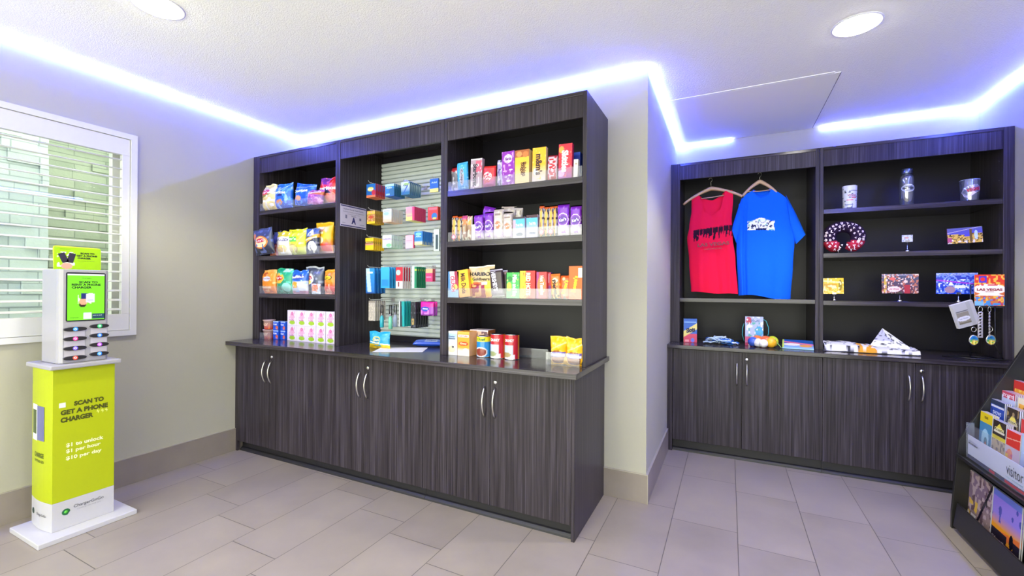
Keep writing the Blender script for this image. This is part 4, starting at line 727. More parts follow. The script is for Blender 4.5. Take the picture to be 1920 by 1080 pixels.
P(770, 779, 566, 615, YF, 6, .012, .028, [('bg', '22242c'), ('rect', .2, .12, .7, .35, 'a89058'), ('noise', (5, 12), .7, '4c505c', 3)], 'front black comb card in the bottom row', 'black comb card behind the front one', 'comb pack', 'comb_pack', 'black comb cards in the bottom row')
P(787, 812, 565, 592, YF+.02, 2, .03, .035, [('bg', '9a3ab0'), ('rect', 0, .62, 1, 1, 'd81c98'), ('ell', .4, .48, .3, .16, '2c50b8'), ('noise', (8, 6), .6, 'd080d8', 3, 0, 0, 1, .4)], 'front magenta and purple pad pack in the bottom row', 'magenta pad pack behind the front one', 'toiletry pack', 'toiletry_pack', 'magenta pad packs in the bottom row', kind='bar', words=[('Always', .4, .48, .4, .12, 0, 'ffffff')])
# bottles hanging in the bottom row
def bottle_pack(u, v0, v1, yy, colr, lab):
    a = at(u, v1, Y=yy); zt = at(u, v0, Y=yy).z; h_ = zt-a.z
    t = tag(empty('hand_gel_bottle', (a.x, yy, a.z)), lab, 'small bottle', 'hand gel bottles in the bottom row')
    MB().lathe([(.012, 0), (.015, .003), (.015, h_*.42), (.010, h_*.50), (.007, h_*.54)], 20).build('bottle_body', mat('gel_'+colr, C(colr), .2), t)
    MB().lathe([(.0075, h_*.54), (.0075, h_*.62), (.004, h_*.64)], 16).build('cap', M['whitep'], t)
    MB().tube([(-.007, 0, h_*.56), (-.012, 0, h_*.75), (-.008, 0, h_), (.008, 0, h_), (.012, 0, h_*.75), (.007, 0, h_*.56)], .004, 8).build('strap', M['black'], t)
for i, (u, v0, v1, yy, c_) in enumerate(((716, 572, 614, YF-.01, '38a8b8'), (732, 572, 617, YF-.01, '70c0a0'), (741, 570, 613, YF+.05, 'a8b8d0'))):
    bottle_pack(u, v0, v1, yy, c_, ['teal gel bottle in a black strap, left of three', 'green gel bottle in a black strap, middle of three', 'pale blue gel bottle in a black strap, right of three'][i]+' on the bottom pegs')
z = at(728, 572, Y=YF).z
for u, zz, l in ((716, 572, 'left'), (732, 572, 'middle'), (741, 570, 'right')):
    q = at(u, zz, Y=YF); p = tag(empty('peg_hook', (q.x, 2.802, q.z-.003)), f'metal peg hook with the {l} gel bottle on it', 'hook')
    MB().tube([(0, 0, 0), (0, YF-.02-2.802, 0), (0, YF-.03-2.802, .010)], .0019, 6).build('hook_arm', M['steel'], p)
# loose things on the counter of the middle bay
row(2.40, ZC, [('wipes_pouch', 'blue and yellow pouch with round logo standing on the counter under the pegs', 'pouch', 688, 726, 623, 'bag', .06, [('bg', '1c98c8'), ('rect', 0, 0, 1, .26, 'f0cc28'), ('ell', .48, .52, .18, .22, 'd8c83c'), ('ell', .48, .52, .14, .17, '207898'), ('slant', .5, .32, -.15, .03, 'e8f0f0'), ('noise', (8, 6), .76, '58c0e0', 3)], [('Sun', .48, .54, .2, .16, 0, 'fff0a0', .03)], {'seed': 30})])
o = product('wipes_pack', 'blue and white flat pack lying on the counter at the foot of the peg wall', 'toiletry pack', .24, .10, .035, 'bar', [('bg', '1c4cc0'), ('rect', .35, .2, .75, .75, 'c8d0e8'), ('slant', .5, .5, .1, .06, '5a80e0')], [('Wipes', .55, .5, .3, .3, 0, '2040a0')], (0, 0, 0))
q = at(803, 646, Z=ZC+.02); o.location = (q.x+.0, q.y+.0, ZC+.019); o.rotation_euler = (math.radians(-80), 0, math.radians(22))
pp = at(752, 656, Z=ZC); me = MB().box(-.17, .17, -.115, .115, 0, .0008)
tag(me.build('paper_sheet', mat('paper', C('e0dfe2'), .6), loc=(pp.x, pp.y, ZC+.0006), rot=(0, 0, math.radians(28))), 'white sheet of paper lying on the counter under the peg wall', 'paper')
# sanitation rating card on the bay's left side panel
cd_ = empty('grade_card', (-2.6135, 2.500, 1.889)); tag(cd_, 'white grade A inspection card on the left side panel of the peg bay', 'sign')
card = MB().box(0, .0012, -.130, .130, -.0835, .0835).build('card', mat('card_white', C('cfcade'), .5), cd_)
MB().box(.0013, .0016, -.126, .126, .070, .078).box(.0013, .0016, -.126, .126, -.078, -.070).build('border_band', ink('22246a'), cd_)
fx = lambda X, Z: .0014
for s, y, z_, w_, h_, c_, b_ in (('A', 0, -.030, .044, .052, '1c2470', .05), ('Southern Nevada Health District', 0, .052, .20, .012, '50507a', .01), ('Certificate of Grade for Food Establishment', 0, .032, .21, .010, '6a6a88', .0), ('posted in public view', 0, .016, .12, .009, '6a6a88', 0), ('Grade', 0, .004, .05, .009, '30306a', .01)):
    lettering(card, s, y, z_, w_, h_, 0, c_, fx, b_, plane='x', off=.0004)
MB().box(.0013, .0016, -.082, -.066, -.02, .008).box(.0013, .0016, .058, .078, -.022, -.002).box(.0013, .0016, .062, .110, -.056, -.052).box(.0013, .0016, -.112, -.082, -.056, -.053).build('small_print', ink('77779a'), cd_)

# ------------------------------------------------------------------ phone charger kiosk
k = tag(empty('charging_kiosk', (-3.33, 1.135, 0)), 'white and lime green phone charger kiosk standing under the shuttered window', 'charging station')
kx, ky = -3.33, 1.135
def K(o): return sub(o, k)
def kb(name, x0, x1, y0, y1, z0, z1, m, bev=.004): return K(box(name, x0, x1, y0, y1, z0, z1, m, bevel=bev))
kb('base_plate', -3.497, -3.125, .927, 1.342, 0, .026, M['kwhite'], .003)
# body: flat front, gently bowed back and sides
def slab(x0, x1, y0, y1, z0, z1, bow, name, m):
    pts = [(x1, y0), (x1, y1)]
    pts = [(x1, y0+.0)]+[(x1, y1)]+[(x1+(x0-x1)*t, y1+bow*math.sin(PI*t)) for t in (.15, .3, .45, .6, .75, .9)]+[(x0, y1), (x0, y0)]+[(x0+(x1-x0)*t, y0-bow*math.sin(PI*t)) for t in (.1, .25, .4, .55, .7, .85)]
    return K(MB().prism(pts, z0, z1, 'z').build(name, m, bevel=.0015))
slab(-3.474, -3.2165, 1.005, 1.268, .0265, .178, .012, 'body_foot', M['kwhite'])
slab(-3.474, -3.2165, 1.005, 1.268, .1782, .893, .012, 'body', M['lime'])
kb('top_shelf', -3.503, -3.185, .985, 1.288, .8935, .918, M['whitep'], .006)
hd = K(MB().prism([(-3.462, 1.038), (-3.440, 1.030), (-3.26, 1.030), (-3.238, 1.034), (-3.23, 1.048), (-3.23, 1.230), (-3.238, 1.241), (-3.26, 1.244), (-3.44, 1.244), (-3.462, 1.238)], .9185, 1.432, 'z').build('charger_head', M['whitep'], bevel=.004))
def kprint(name, y0, y1, z0, z1, x, m, r=0.006, t=.0015, parent=k):
    n = []
    for cx_, cz_, a0 in ((y1-r, z1-r, 0), (y0+r, z1-r, 90), (y0+r, z0+r, 180), (y1-r, z0+r, 270)):
        n += [(cx_+r*math.cos(math.radians(a0+a)), cz_+r*math.sin(math.radians(a0+a))) for a in (0, 30, 60, 90)]
    return K(MB().prism(n, x, x+t, 'x').build(name, m))
kprint('screen_bezel', 1.0585, 1.2265, 1.146, 1.416, -3.2305, M['black'], .008, .003)
# lit screen: green advert, picture of a phone in a hand
def print_panel(name, y0, y1, z0, z1, x, ops, m, nx=60, nz=80):
    ops = H_(ops); V, K_, F_ = [], [], []
    for j in range(nz+1):
        for i in range(nx+1):
            V.append((0, (i/nx-.5)*(y1-y0), (j/nz)*(z1-z0))); K_.append(paint(ops, i/nx, j/nz))
    for j in range(nz):
        for i in range(nx): a = j*(nx+1)+i; F_.append((a, a+1, a+nx+2, a+nx+1))
    me = bpy.data.meshes.new(name); me.from_pydata(V, [], F_); vcol(me, K_); me.materials.append(m)
    return K(link(name, me, None, loc=(x, (y0+y1)/2, z0)))
scr = print_panel('screen', 1.0635, 1.2215, 1.152, 1.408, -3.2272, [('bg', '77d62c'), ('noise', (26, 26), .72, 'eaf8e0', 5, .28, .36, .68, .58), ('ell', .40, .33, .10, .05, '3a2a24'), ('ell', .42, .40, .12, .07, 'e0a080'), ('rect', .36, .46, .52, .58, '2c3470'), ('rect', .50, .38, .72, .565, 'd8dce8'), ('rect', .53, .42, .69, .44, 'a8b0d0'), ('rect', .66, .02, 1, .13, '2c4858'), ('rect', .42, .02, .64, .15, 'd4d8ee'), ('rect', 0, .975, 1, 1, 'e8f0e8')], M['screen'])
X0 = lambda X, Z: 0
def words(p, items, x=.0012):
    for s, y, z_, w_, h_, c_, b_ in items: lettering(p, s, y, z_, w_, h_, 0, c_, X0, b_, plane='x', off=x)
words(scr, [('SCAN TO', .008, .211, .080, .012, '16240c', .05), ('RENT A PHONE', .000, .196, .124, .012, '16240c', .05), ('CHARGER', -.020, .181, .084, .012, '16240c', .05), ('chargergogo', .0, .232, .04, .006, '2c5010', .01), ('chargergogo', -.050, .014, .036, .006, '2c5010', .01), ('scan to start', .048, .024, .04, .005, 'd8e4ec', .01)])
# topper sign
tp = K(MB().prism([(1.040, 1.433), (1.243, 1.433), (1.2425, 1.551), (1.237, 1.561), (1.227, 1.5625), (1.050, 1.5645), (1.040, 1.561), (1.0365, 1.551)], -3.332, -3.329, 'x').build('topper_sign', mat('topper_edge', C('c8e838'), .4)))
tg = print_panel('topper_print', 1.042, 1.240, 1.434, 1.558, -3.3275, [('bg', '9ed00c'), ('noise', (22, 14), .66, 'f4f8e8', 5, .06, .12, .42, .78), ('ell', .26, .16, .12, .14, 'e0a088'), ('slant', .16, .50, -1.9, .22, '2c2430')][:3], M['gloss'], 60, 40)
MBp = MB()
for cy_, ang in ((-.062, 22), (-.030, -14)):
    a = math.radians(ang); pts = [(-.014, -.027), (.014, -.027), (.014, .027), (-.014, .027)]
    MBp.prism([(cy_+p[0]*math.cos(a)-p[1]*math.sin(a), .065+p[0]*math.sin(a)+p[1]*math.cos(a)) for p in pts], .0008, .0016, 'x')
MBp.build('power_bank_picture', ink('2c2632'), tg)
words(tg, [('SCAN TO', .040, .094, .062, .010, '16240c', .05), ('GET A PHONE', .038, .080, .090, .010, '16240c', .05), ('CHARGER', .026, .066, .058, .010, '16240c', .05), ('charge on the go, return anywhere', .034, .050, .074, .005, '4c7010', .0), ('chargergogo', -.055, .114, .045, .005, '4c7010', .0)])
for yy, zz in ((.066, .066), (.070, .066)): pass
# slots and power banks
bk = ('2a80e0', 'd83088', '6a50c8', 'e04838', '28a860', '2a70d8', 'a040c8', '2a80e0')
for c_ in range(2):
    y0 = 1.047 if c_ == 0 else 1.157; wd = .097 if c_ == 0 else .084; yc = y0+wd/2
    K(MB().box(-3.2302, -3.2288, y0+.006, y0+wd-.006, .945, 1.105).build('slot_strip', mat('slot_grey', C('c4bfc6'), .4)))
    for r_ in range(4):
        z_ = (1.1035 if c_ == 0 else 1.113)-r_*.0525
        t = tag(empty('power_bank', (-3.228, yc, z_)), f'dark power bank in the kiosk slot, {"left" if c_ == 0 else "right"} column, {["top", "second", "third", "bottom"][r_]} row', 'power bank', 'power banks in the charging kiosk')
        n = []
        for i in range(24):
            a = 2*PI*i/24; n.append((wd/2*math.copysign(abs(math.cos(a))**.7, math.cos(a)), .0115*math.copysign(abs(math.sin(a))**.9, math.sin(a))))
        MB().prism(n, -.060, .010, 'x').build('casing', mat('bank_black', C('2a292c'), .3), t, .002)
        ci = bk[c_*4+r_]; MB().lathe([(.0052, .0104), (.0052, .0114), (.0032, .0114), (.0032, .0104)], 20, cap=False, axis='x').build('glowing_ring', mat('ring_'+ci, (0, 0, 0), .5, emit=tuple(.5+.5*v for v in C(ci)), es=1.6), t)
        MB().lathe([(.011, .0101), (.011, .0104), (0, .0104)], 20, cap=False, axis='x').build('button', mat('glow_'+ci, C(ci), .4, emit=C(ci), es=.35), t)
# prints on the body (front faces +X)
fb = K(link('front_print', None)); bpy.data.objects.remove(fb)
fb = K(MB().box(-.0002, 0, -.001, .001, -.001, .001).build('front_print', ink('b9c400'))); fb.location = (-3.2163, 1.1365, 0)
dk = '454a08'
words(fb, [('SCAN TO', .018, .696, .128, .026, dk, .06), ('GET A PHONE', .000, .656, .200, .027, dk, .06), ('CHARGER', -.032, .616, .136, .028, dk, .06),
           ('$1 to unlock', .002, .474, .158, .024, 'f4f4c0', .03), ('$1 per hour', -.004, .440, .146, .026, 'f4f4c0', .03), ('$10 per day', -.002, .402, .150, .026, 'f4f4c0', .03),
           ('ChargerGoGo', .020, .130, .128, .021, '4a4c50', .01), ('CHARGE ON THE GO', .020, .112, .10, .006, '8a8c90', 0)], .0006)
MB().box(.0002, .0010, -.106, -.080, .684, .710).build('white_square', ink('e8ecd8'), fb)
MBs = MB()
for yc in (.056, .076, .094):
    MBs.prism([(yc-.007, .628), (yc-.001, .642), (yc+.001, .632), (yc+.007, .632), (yc+.001, .616), (yc-.001, .628)], .0003, .0009, 'x')
MBs.build('spark_marks', ink('d8e070'), fb)
def logo(parent, y, z_, r, plane='x'):
    # ring pin with a bite and a light centre
    pts = [(y+r*math.cos(math.radians(a)), z_+r*math.sin(math.radians(a))) for a in range(0, 300, 15)]+[(y+.2*r, z_-1.2*r)]
    if plane == 'x':
        MB().prism(pts, .0004, .0009, 'x').build('logo_mark', ink('1c6434'), parent); MB().lathe([(.45*r, .0010), (.45*r, .0014), (0, .0014)], 16, (0, y, z_), cap=False, axis='x').build('logo_centre', ink('5cc83c'), parent)
    else:
        MB().prism(pts, -.0009, -.0004, 'y').build('logo_mark', ink('283c38'), parent); MB().lathe([(.45*r, -.0010), (.45*r, -.0014), (0, -.0014)], 16, (y, 0, z_), cap=False, axis='y').build('logo_centre', ink('7c9c8c'), parent)
logo(fb, -.075, .116, .017)
sb = K(MB().box(-.001, .001, -.0002, 0, -.001, .001).build('side_print', ink('7c8a10'))); sb.location = (-3.345, .9928, 0)
bowf = lambda X, Z: .012-.012*math.sin(PI*min(1, max(0, (X-.345+.474+.0)/.2575+.0)))*1.0-.0012
def by(X): return .0118-.012*math.sin(PI*min(1, max(0, (X+.129)/.2575)))
def sidebox(x0, x1, z0, z1, t, c_, name):
    b = MB(); n = 8
    for i in range(n):
        a, e = x0+(x1-x0)*i/n, x0+(x1-x0)*(i+1)/n; m_ = min(by(a), by(e)); b.box(a, e, m_-t, m_, z0, z1)
    b.build(name, ink(c_), sb)
sidebox(-.090, -.022, .500, .694, .0012, 'e4e6ec', 'phone_picture'); sidebox(-.084, -.028, .535, .665, .0020, '4a5a34', 'phone_display'); sidebox(-.018, .060, .505, .690, .0012, '6a6c98', 'power_bank_picture')
for s, x, z_, w_, h_ in (('CHARGE', .0, .425, .115, .026), ('ON THE GO', .0, .392, .115, .014)):
    lettering(sb, s, x, z_, w_, h_, 0, '4c5a08', lambda X, Z: by(X), .03, off=.0012)
lettering(sb, 'ChargerGoGo', .03, .105, .10, .018, 0, '50525a', lambda X, Z: by(X), .01, off=.0012)
MB().prism([(-.075+.014*math.cos(a/8*2*PI), .108+.017*math.sin(a/8*2*PI)) for a in range(8)], by(-.075)-.0016, by(-.075)-.0008, 'y').build('logo_mark', ink('283c38'), sb)

# ------------------------------------------------------------------ shirts on hangers
def hanger(name, lab, cx, ztop, half, tiltd, Y, hookz, colm, drop=.085):
    t = tag(empty(name, (cx, Y, ztop)), lab, 'hanger')
    t.rotation_euler = (0, math.radians(tiltd), 0)
    b = MB(); pts = []; r = []
    for i in range(-12, 13):
        u = i/12; x = u*half; z_ = -.012-drop*abs(u)**1.15-.02*abs(u)**4; pts.append((x, -.012*math.cos(u*PI/2), z_)); r.append(.0105+.008*(1-abs(u))**2)
    b.tube(pts, r, 10); b.build('shoulder_bar', colm, t)
    MB().tube([(-half*.8, 0, -drop*.9-.006), (0, -.004, -drop*.9-.012), (half*.8, 0, -drop*.9-.006)], .004, 8).build('cross_bar', colm, t)
    H_h = hookz-ztop; pts = [(0, 0, -.005), (0, 0, max(.02, H_h-.035))]
    for a in range(-60, 190, 25): pts.append((.014*math.cos(math.radians(a)) , 0, max(.02, H_h-.035)+.022+.016*math.sin(math.radians(a))))
    MB().tube(pts, .0016, 8).build('wire_hook', M['steel'], t); return t
YH = 4.20
hanger('clothes_hanger', 'pale wooden hanger in the red tank top, tilted down to the left', -.142, 2.236, .235, -4, YH, 2.315, M['hanger'])
hanger('clothes_hanger', 'wooden hanger inside the neck of the blue t-shirt', .228, 2.258, .125, 0, YH, 2.32, M['hanger'], .088)
def cup_hook(x, lab):
    t = tag(empty('cup_hook', (x, YH, 2.4155)), lab, 'hook', 'small hooks under the top board')
    pts = [(0, 0, 0), (0, 0, -.045)]+[(.011-.011*math.cos(math.radians(a)), 0, -.06-.011*math.sin(math.radians(a))+.003) for a in range(0, 230, 25)]
    MB().tube(pts, .0018, 8).lathe([(.008, 0), (.008, -.002)], 12).build('hook_wire', M['steel'], t)
for x, l in ((-.142, 'small hook holding the red tank top hanger'), (.020, 'empty small hook between the two shirts'), (.228, 'small hook holding the blue t-shirt hanger'), (.345, 'left of two close empty hooks right of the blue shirt'), (.375, 'right of two close empty hooks right of the blue shirt')): cup_hook(x, l)

def garment(name, lab, cat, Lf, Rf, zb, ztf, ztb, Y, puff, ops_fn, base, nx=96, nz=150, folds=()):
    """front and back cloth sheets joined at the sides; ztf / ztb give the top edge front and back"""
    V, K_, F_ = [], [], []
    for s_ in (0, 1):
        for j in range(nz+1):
            for i in range(nx+1):
                u, t = i/nx, j/nz; z0 = zb(u)+(0 if s_ == 0 else .012*math.sin(u*PI)); z1 = (ztf if s_ == 0 else ztb)(u); z_ = z0+(z1-z0)*t
                x = Lf(z_)+(Rf(z_)-Lf(z_))*u
                e = (1-abs(2*u-1)**3)**.6 if 0 < u < 1 else 0
                p = puff*e*(.55+.45*(1-t)); fo = sum(a*math.exp(-((u-c-k_*(t-.5))/w_)**2)*(.3+.7*(1-t)) for a, c, w_, k_ in folds)
                fo += (vn(u*5, t*3, 8)-.5)*.010
                y = -p-fo*e if s_ == 0 else p*.8
                V.append((x, y, z_)); c_ = ops_fn(x, z_) if s_ == 0 else None; K_.append(c_ if c_ else base)
    S = (nx+1)*(nz+1)
    for j in range(nz):
        for i in range(nx):
            a = j*(nx+1)+i; F_.append((a, a+1, a+nx+2, a+nx+1)); a += S; F_.append((a, a+nx+1, a+nx+2, a+1))
    for j in range(nz):
        a = j*(nx+1); F_.append((a, a+nx+1, a+nx+1+S, a+S)); a += nx; F_.append((a+nx+1, a, a+S, a+nx+1+S))
    for i in range(nx):
        a = nz*(nx+1)+i
        if abs(V[a][2]-V[a+S][2]) < .02: F_.append((a, a+S, a+S+1, a+1))
    ox, oz = (min(v[0] for v in V)+max(v[0] for v in V))/2, min(v[2] for v in V)
    me = bpy.data.meshes.new(name); me.from_pydata([(v[0]-ox, v[1], v[2]-oz) for v in V], [], F_); me.polygons.foreach_set('use_smooth', [True]*len(F_)); vcol(me, K_)
    o = link(name, me, M['cloth'], loc=(ox, Y, oz)); tag(o, lab, cat); return o, ox, oz
def interp(pts):
    def f(z):
        if z <= pts[0][0]: return pts[0][1]
        for (a, x), (b, y) in zip(pts, pts[1:]):
            if z <= b: t = (z-a)/(b-a); t = t*t*(3-2*t); return x+(y-x)*t
        return pts[-1][1]
    return f
red = C('e8143a'); blk = C('2c1020')
def tank_print(x, z):
    zz = z-(x+.13)*.10; 
    if -.283 < x < .030 and 1.775 < zz < 1.895:
        ci_ = int((x+.30)*150); top = 1.885-.006*vn(ci_*.9, 3.1, 2); bot = 1.836-.085*vn(ci_*1.7, 2.2, 4)**1.5
        line = any(abs(x-l_) < .0016 for l_ in (-.232, -.205, -.128, -.085, -.045, -.002))
        if bot < zz < top and not line and not (zz < 1.835 and vn(ci_*3.3, zz*40, 5) < .35): return blk
    return None
tk, ox, oz = garment('tank_top', 'red sleeveless tank top with black city print hanging left of the blue shirt', 'tank top',
    interp([(1.30, -.300), (1.6, -.318), (1.80, -.335), (1.90, -.318), (2.05, -.300), (2.20, -.300)]), interp([(1.30, .070), (1.6, .050), (1.80, .028), (1.95, .020), (2.1, .030), (2.20, .030)]),
    lambda u: 1.322+.004*math.sin(u*9)-.018*u, interp([(0, 2.135), (.03, 2.165), (.20, 2.17), (.235, 2.13), (.34, 2.02), (.52, 1.985), (.70, 2.03), (.79, 2.15), (.80, 2.190), (.98, 2.195), (1, 2.18)]),
    interp([(0, 2.135), (.03, 2.165), (.20, 2.17), (.30, 2.14), (.5, 2.125), (.70, 2.15), (.80, 2.190), (.98, 2.195), (1, 2.18)]), YH, .035, tank_print, red,
    folds=[(.012, .85, .05, .0), (.010, .25, .07, .1), (-.008, .6, .06, 0)])
fy = lambda X, Z: -.048
for s, x, z_, w_, h_, c_ in (('LAS VEGAS', -.13, 1.735, .25, .030, '7a1024'), ('NEVADA', -.13, 1.695, .14, .012, '8a1024')):
    lettering(tk, s, x-ox+.008, z_-oz, w_, h_, -3*-1, c_, fy, .03)
lettering(tk, 'M', -.135-ox, 2.098-oz, .012, .016, 0, 'd8a0a8', lambda X, Z: .026, .02, name='neck_label')
blu = C('0a62e8')
def tee_print(x, z):
    dx, dz = x-.238, z-1.885
    top = .030+.028*math.exp(-(dx/.045)**2); ed = .004*vn(x*90, z*90, 2)
    if abs(dx) < .098 and -.045 < dz+dx*.06 < top*1.0:
        if abs(dx) > .092 and vn(x*60, z*60, 3) > .5: return None
        n = vn(x*120, z*110, 6)
        if dz < -.030 and abs(dx) < .04: return C('1c2440')
        if n > .66 and abs(dz) < .03: return C('1c2440')
        if vn(x*40, z*50, 9) > .80: return C('88c0a0')
        return C('eef2f6')
    return None
tee, tx, tz = garment('t_shirt', 'blue short-sleeved t-shirt with white badge print hanging right of the red tank top', 't-shirt',
    interp([(1.27, .075), (1.7, .058), (1.95, .062), (2.10, .075), (2.2, .11)]), interp([(1.27, .452), (1.55, .468), (1.75, .478), (1.95, .462), (2.08, .44), (2.2, .37)]),
    lambda u: 1.292-.018*u+.012*math.sin(u*6), interp([(0, 2.075), (.15, 2.160), (.26, 2.174), (.30, 2.155), (.38, 2.125), (.50, 2.110), (.62, 2.125), (.70, 2.155), (.74, 2.174), (.86, 2.15), (1, 2.06)]),
    interp([(0, 2.075), (.15, 2.160), (.26, 2.174), (.35, 2.175), (.5, 2.165), (.65, 2.17), (.74, 2.174), (.86, 2.15), (1, 2.06)]), YH+.01, .045, tee_print, blu,
    folds=[(-.034, .14, .03, .02), (.028, .07, .05, 0), (-.008, .75, .08, .1), (.008, .55, .1, -.1)])
def sleeve(pts, name):
    """pts: shoulder-in, shoulder-out(cuff top), cuff bottom, armpit (x, z) - a flattened tube open at the cuff"""
    (ax, az), (bx, bz), (cx_, cz_), (dx_, dz_) = pts; V, F_ = [], []; n, m = 14, 20
    for j in range(m+1):
        for i in range(n+1):
            s_, t = i/n, j/m; ang = t*2*PI; w = (1-math.cos(ang))/2  # 0 top edge -> 1 bottom edge -> 0
            tx0, tz0 = ax+(bx-ax)*s_, az+(bz-az)*s_+.012*math.sin(s_*PI); ux, uz = dx_+(cx_-dx_)*s_, dz_+(cz_-dz_)*s_
            x, z_ = tx0+(ux-tx0)*w, tz0+(uz-tz0)*w; y = -.030*math.sin(ang)*(1-.25*s_)
            V.append((x-tx, y, z_-tz))
    for j in range(m):
        for i in range(n): a = j*(n+1)+i; F_.append((a, a+1, a+n+2, a+n+1))
    me = bpy.data.meshes.new(name); me.from_pydata(V, [], F_); me.polygons.foreach_set('use_smooth', [True]*len(F_)); vcol(me, [blu]*len(V))
    return link(name, me, M['cloth'], tee)
sleeve([(.415, 2.125), (.553, 1.79), (.487, 1.715), (.452, 1.84)], 'sleeve')
sleeve([(.10, 2.135), (.020, 1.86), (.055, 1.74), (.085, 1.86)], 'sleeve')
b = MB(); ring = []
for i in range(28):
    a = 2*PI*i/28; u = .5+.22*math.cos(a); ring.append(((.10+.29*u)-tx, -.022*math.sin(a)-.004, (2.165+.018*math.cos(a)**2 - (.052 if math.sin(a) > 0 else .0)*math.sin(a))-tz))
me = b.tube(ring, .0045, 6, closed=True).mesh(); vcol(me, [blu]*len(me.vertices)); link('collar', me, M['cloth'], tee)

# ------------------------------------------------------------------ souvenirs
def on(u, v, Y, z): p = at(u, v, Y=Y); return p.x
# left bay, counter
YS = 4.115
row(YS-.03, ZCB, [('playing_card_box', 'small blue and red box at the left end of the souvenir counter', 'box', 1281, 1306, 598, 'box', .06, [('bg', '2c62b4'), ('rect', 0, 0, 1, .36, 'd8405c'), ('slant', .5, .52, .35, .13, 'e8d878'), ('rect', .05, .84, .95, .88, '80b0e0'), ('ell', .68, .10, .14, .09, '6a78d8'), ('rect', .1, .02, .4, .12, 'f0a0a0')], [('Slots', .52, .53, .7, .2, 12, '1c1c40', .06, .2)], {'yaw': 8}),
])
row(YS, ZCB, [('gift_box', 'white and teal souvenir box with pink foot behind the net of balls', 'box', 1397, 1431, 594, 'box', .05, [('bg', 'a8b4d0'), ('ell', .2, .86, .16, .13, 'b84058'), ('rect', 0, 0, 1, .10, 'b02c5c'), ('ell', .78, .5, .24, .17, '3c9cd0'), ('noise', (9, 9), .62, '5aa8a0', 3, .1, .3, .9, .8), ('rect', 0, .12, .3, .3, 'c85878'), ('noise', (9, 9), .75, 'e0e4f0', 8)], [('VEGAS', .55, .86, .5, .08, 0, '4868a0', .02)], {'yaw': 3})])
gb = bpy.data.objects['gift_box']
MB().tube([(.068, .02, .215), (.09, .01, .20), (.105, 0, .15), (.105, 0, .10), (.095, .0, .06)], .003, 8).tube([(-.07, .01, .18), (-.083, 0, .14), (-.085, 0, .08), (-.07, 0, .03)], .003, 8).build('carry_cord', ink('3ca0a8'), gb)
# pile of blue and white shell necklaces
rn = random.Random(5); nk = MB(); ks = []
cx0 = at(1349, 636, Y=4.05).x
for r_ in range(26):
    a0 = rn.uniform(0, 6.28); cx_ = rn.uniform(-.085, .085); cy_ = rn.uniform(-.05, .05); R_ = rn.uniform(.02, .05); tilt_ = rn.uniform(-.5, .5); zc_ = .012+.045*max(0, 1-(abs(cx_)/.10)**1.5)*rn.uniform(.3, 1)
    nk.tube([(cx_+R_*1.3*math.cos(a), cy_+R_*math.sin(a)*.8, max(.005, zc_+R_*tilt_*math.cos(a-a0)+.004*math.sin(5*a))) for a in [2*PI*i/16 for i in range(16)]], .0048, 6, closed=True); ks += [C(rn.choice(['3c78c8', 'a8c8e8', 'e0eaf4', 'c4dcf0', '2c5cb0', 'e8eef4']))]*(16*6)
me = nk.mesh(); vcol(me, ks); tag(link('necklace_pile', me, M['gloss'], loc=(cx0, 4.05, ZCB+.0005)), 'heap of blue and white bead necklaces on the souvenir counter', 'necklaces', kind='stuff')
# net of coloured balls
bx = at(1433, 632, Y=4.02).x
cols_b = (('3c5cc0', -.078, .0, .038), ('e8e4e8', -.042, -.02, .034), ('f07828', -.045, .035, .044), ('f4f0f0', -.008, -.045, .033), ('ef6a30', .012, .0, .045), ('f2b424', .045, -.02, .040), ('c8d430', .058, .03, .044))
nb = tag(empty('ball_net', (bx, 4.03, ZCB)), 'net bag of orange, yellow, white and blue balls in front of the teal box', 'toy balls')
for c_, x, y, r_ in cols_b:
    bm = bmesh.new(); bmesh.ops.create_uvsphere(bm, u_segments=24, v_segments=16, radius=r_); me = bpy.data.meshes.new('ball'); bm.to_mesh(me); bm.free(); me.polygons.foreach_set('use_smooth', [True]*len(me.polygons))
    link('ball', me, mat('ball_'+c_, C(c_), .35), nb, (x, y, r_+.002))
MB().tube([(.08, 0, .05), (.105, -.02, .02), (.115, -.03, .006)], .003, 6).build('net_tail', ink('8ac060'), nb)
q = at(1494, 634, Y=4.06)
pc = product('souvenir_placard', 'flat turquoise picture placard lying on the counter beside the divider', 'placard', .205, .17, .004, 'box', [('grad', '9ac4e4', '2c5ca8', .1, .6), ('slant', .5, .62, -.25, .08, 'd87888'), ('ell', .3, .45, .28, .14, 'f0e8c8'), ('ell', .75, .35, .2, .14, 'e0a050'), ('rect', 0, 0, .06, 1, 'c8e05c'), ('rect', 0, 0, 1, .05, 'bcecf8')], [], (q.x, 4.14, ZCB), m=M['gloss'])
pc.rotation_euler = (math.radians(-72), 0, math.radians(-6)); pc.location = (q.x, 4.00, ZCB+.004)
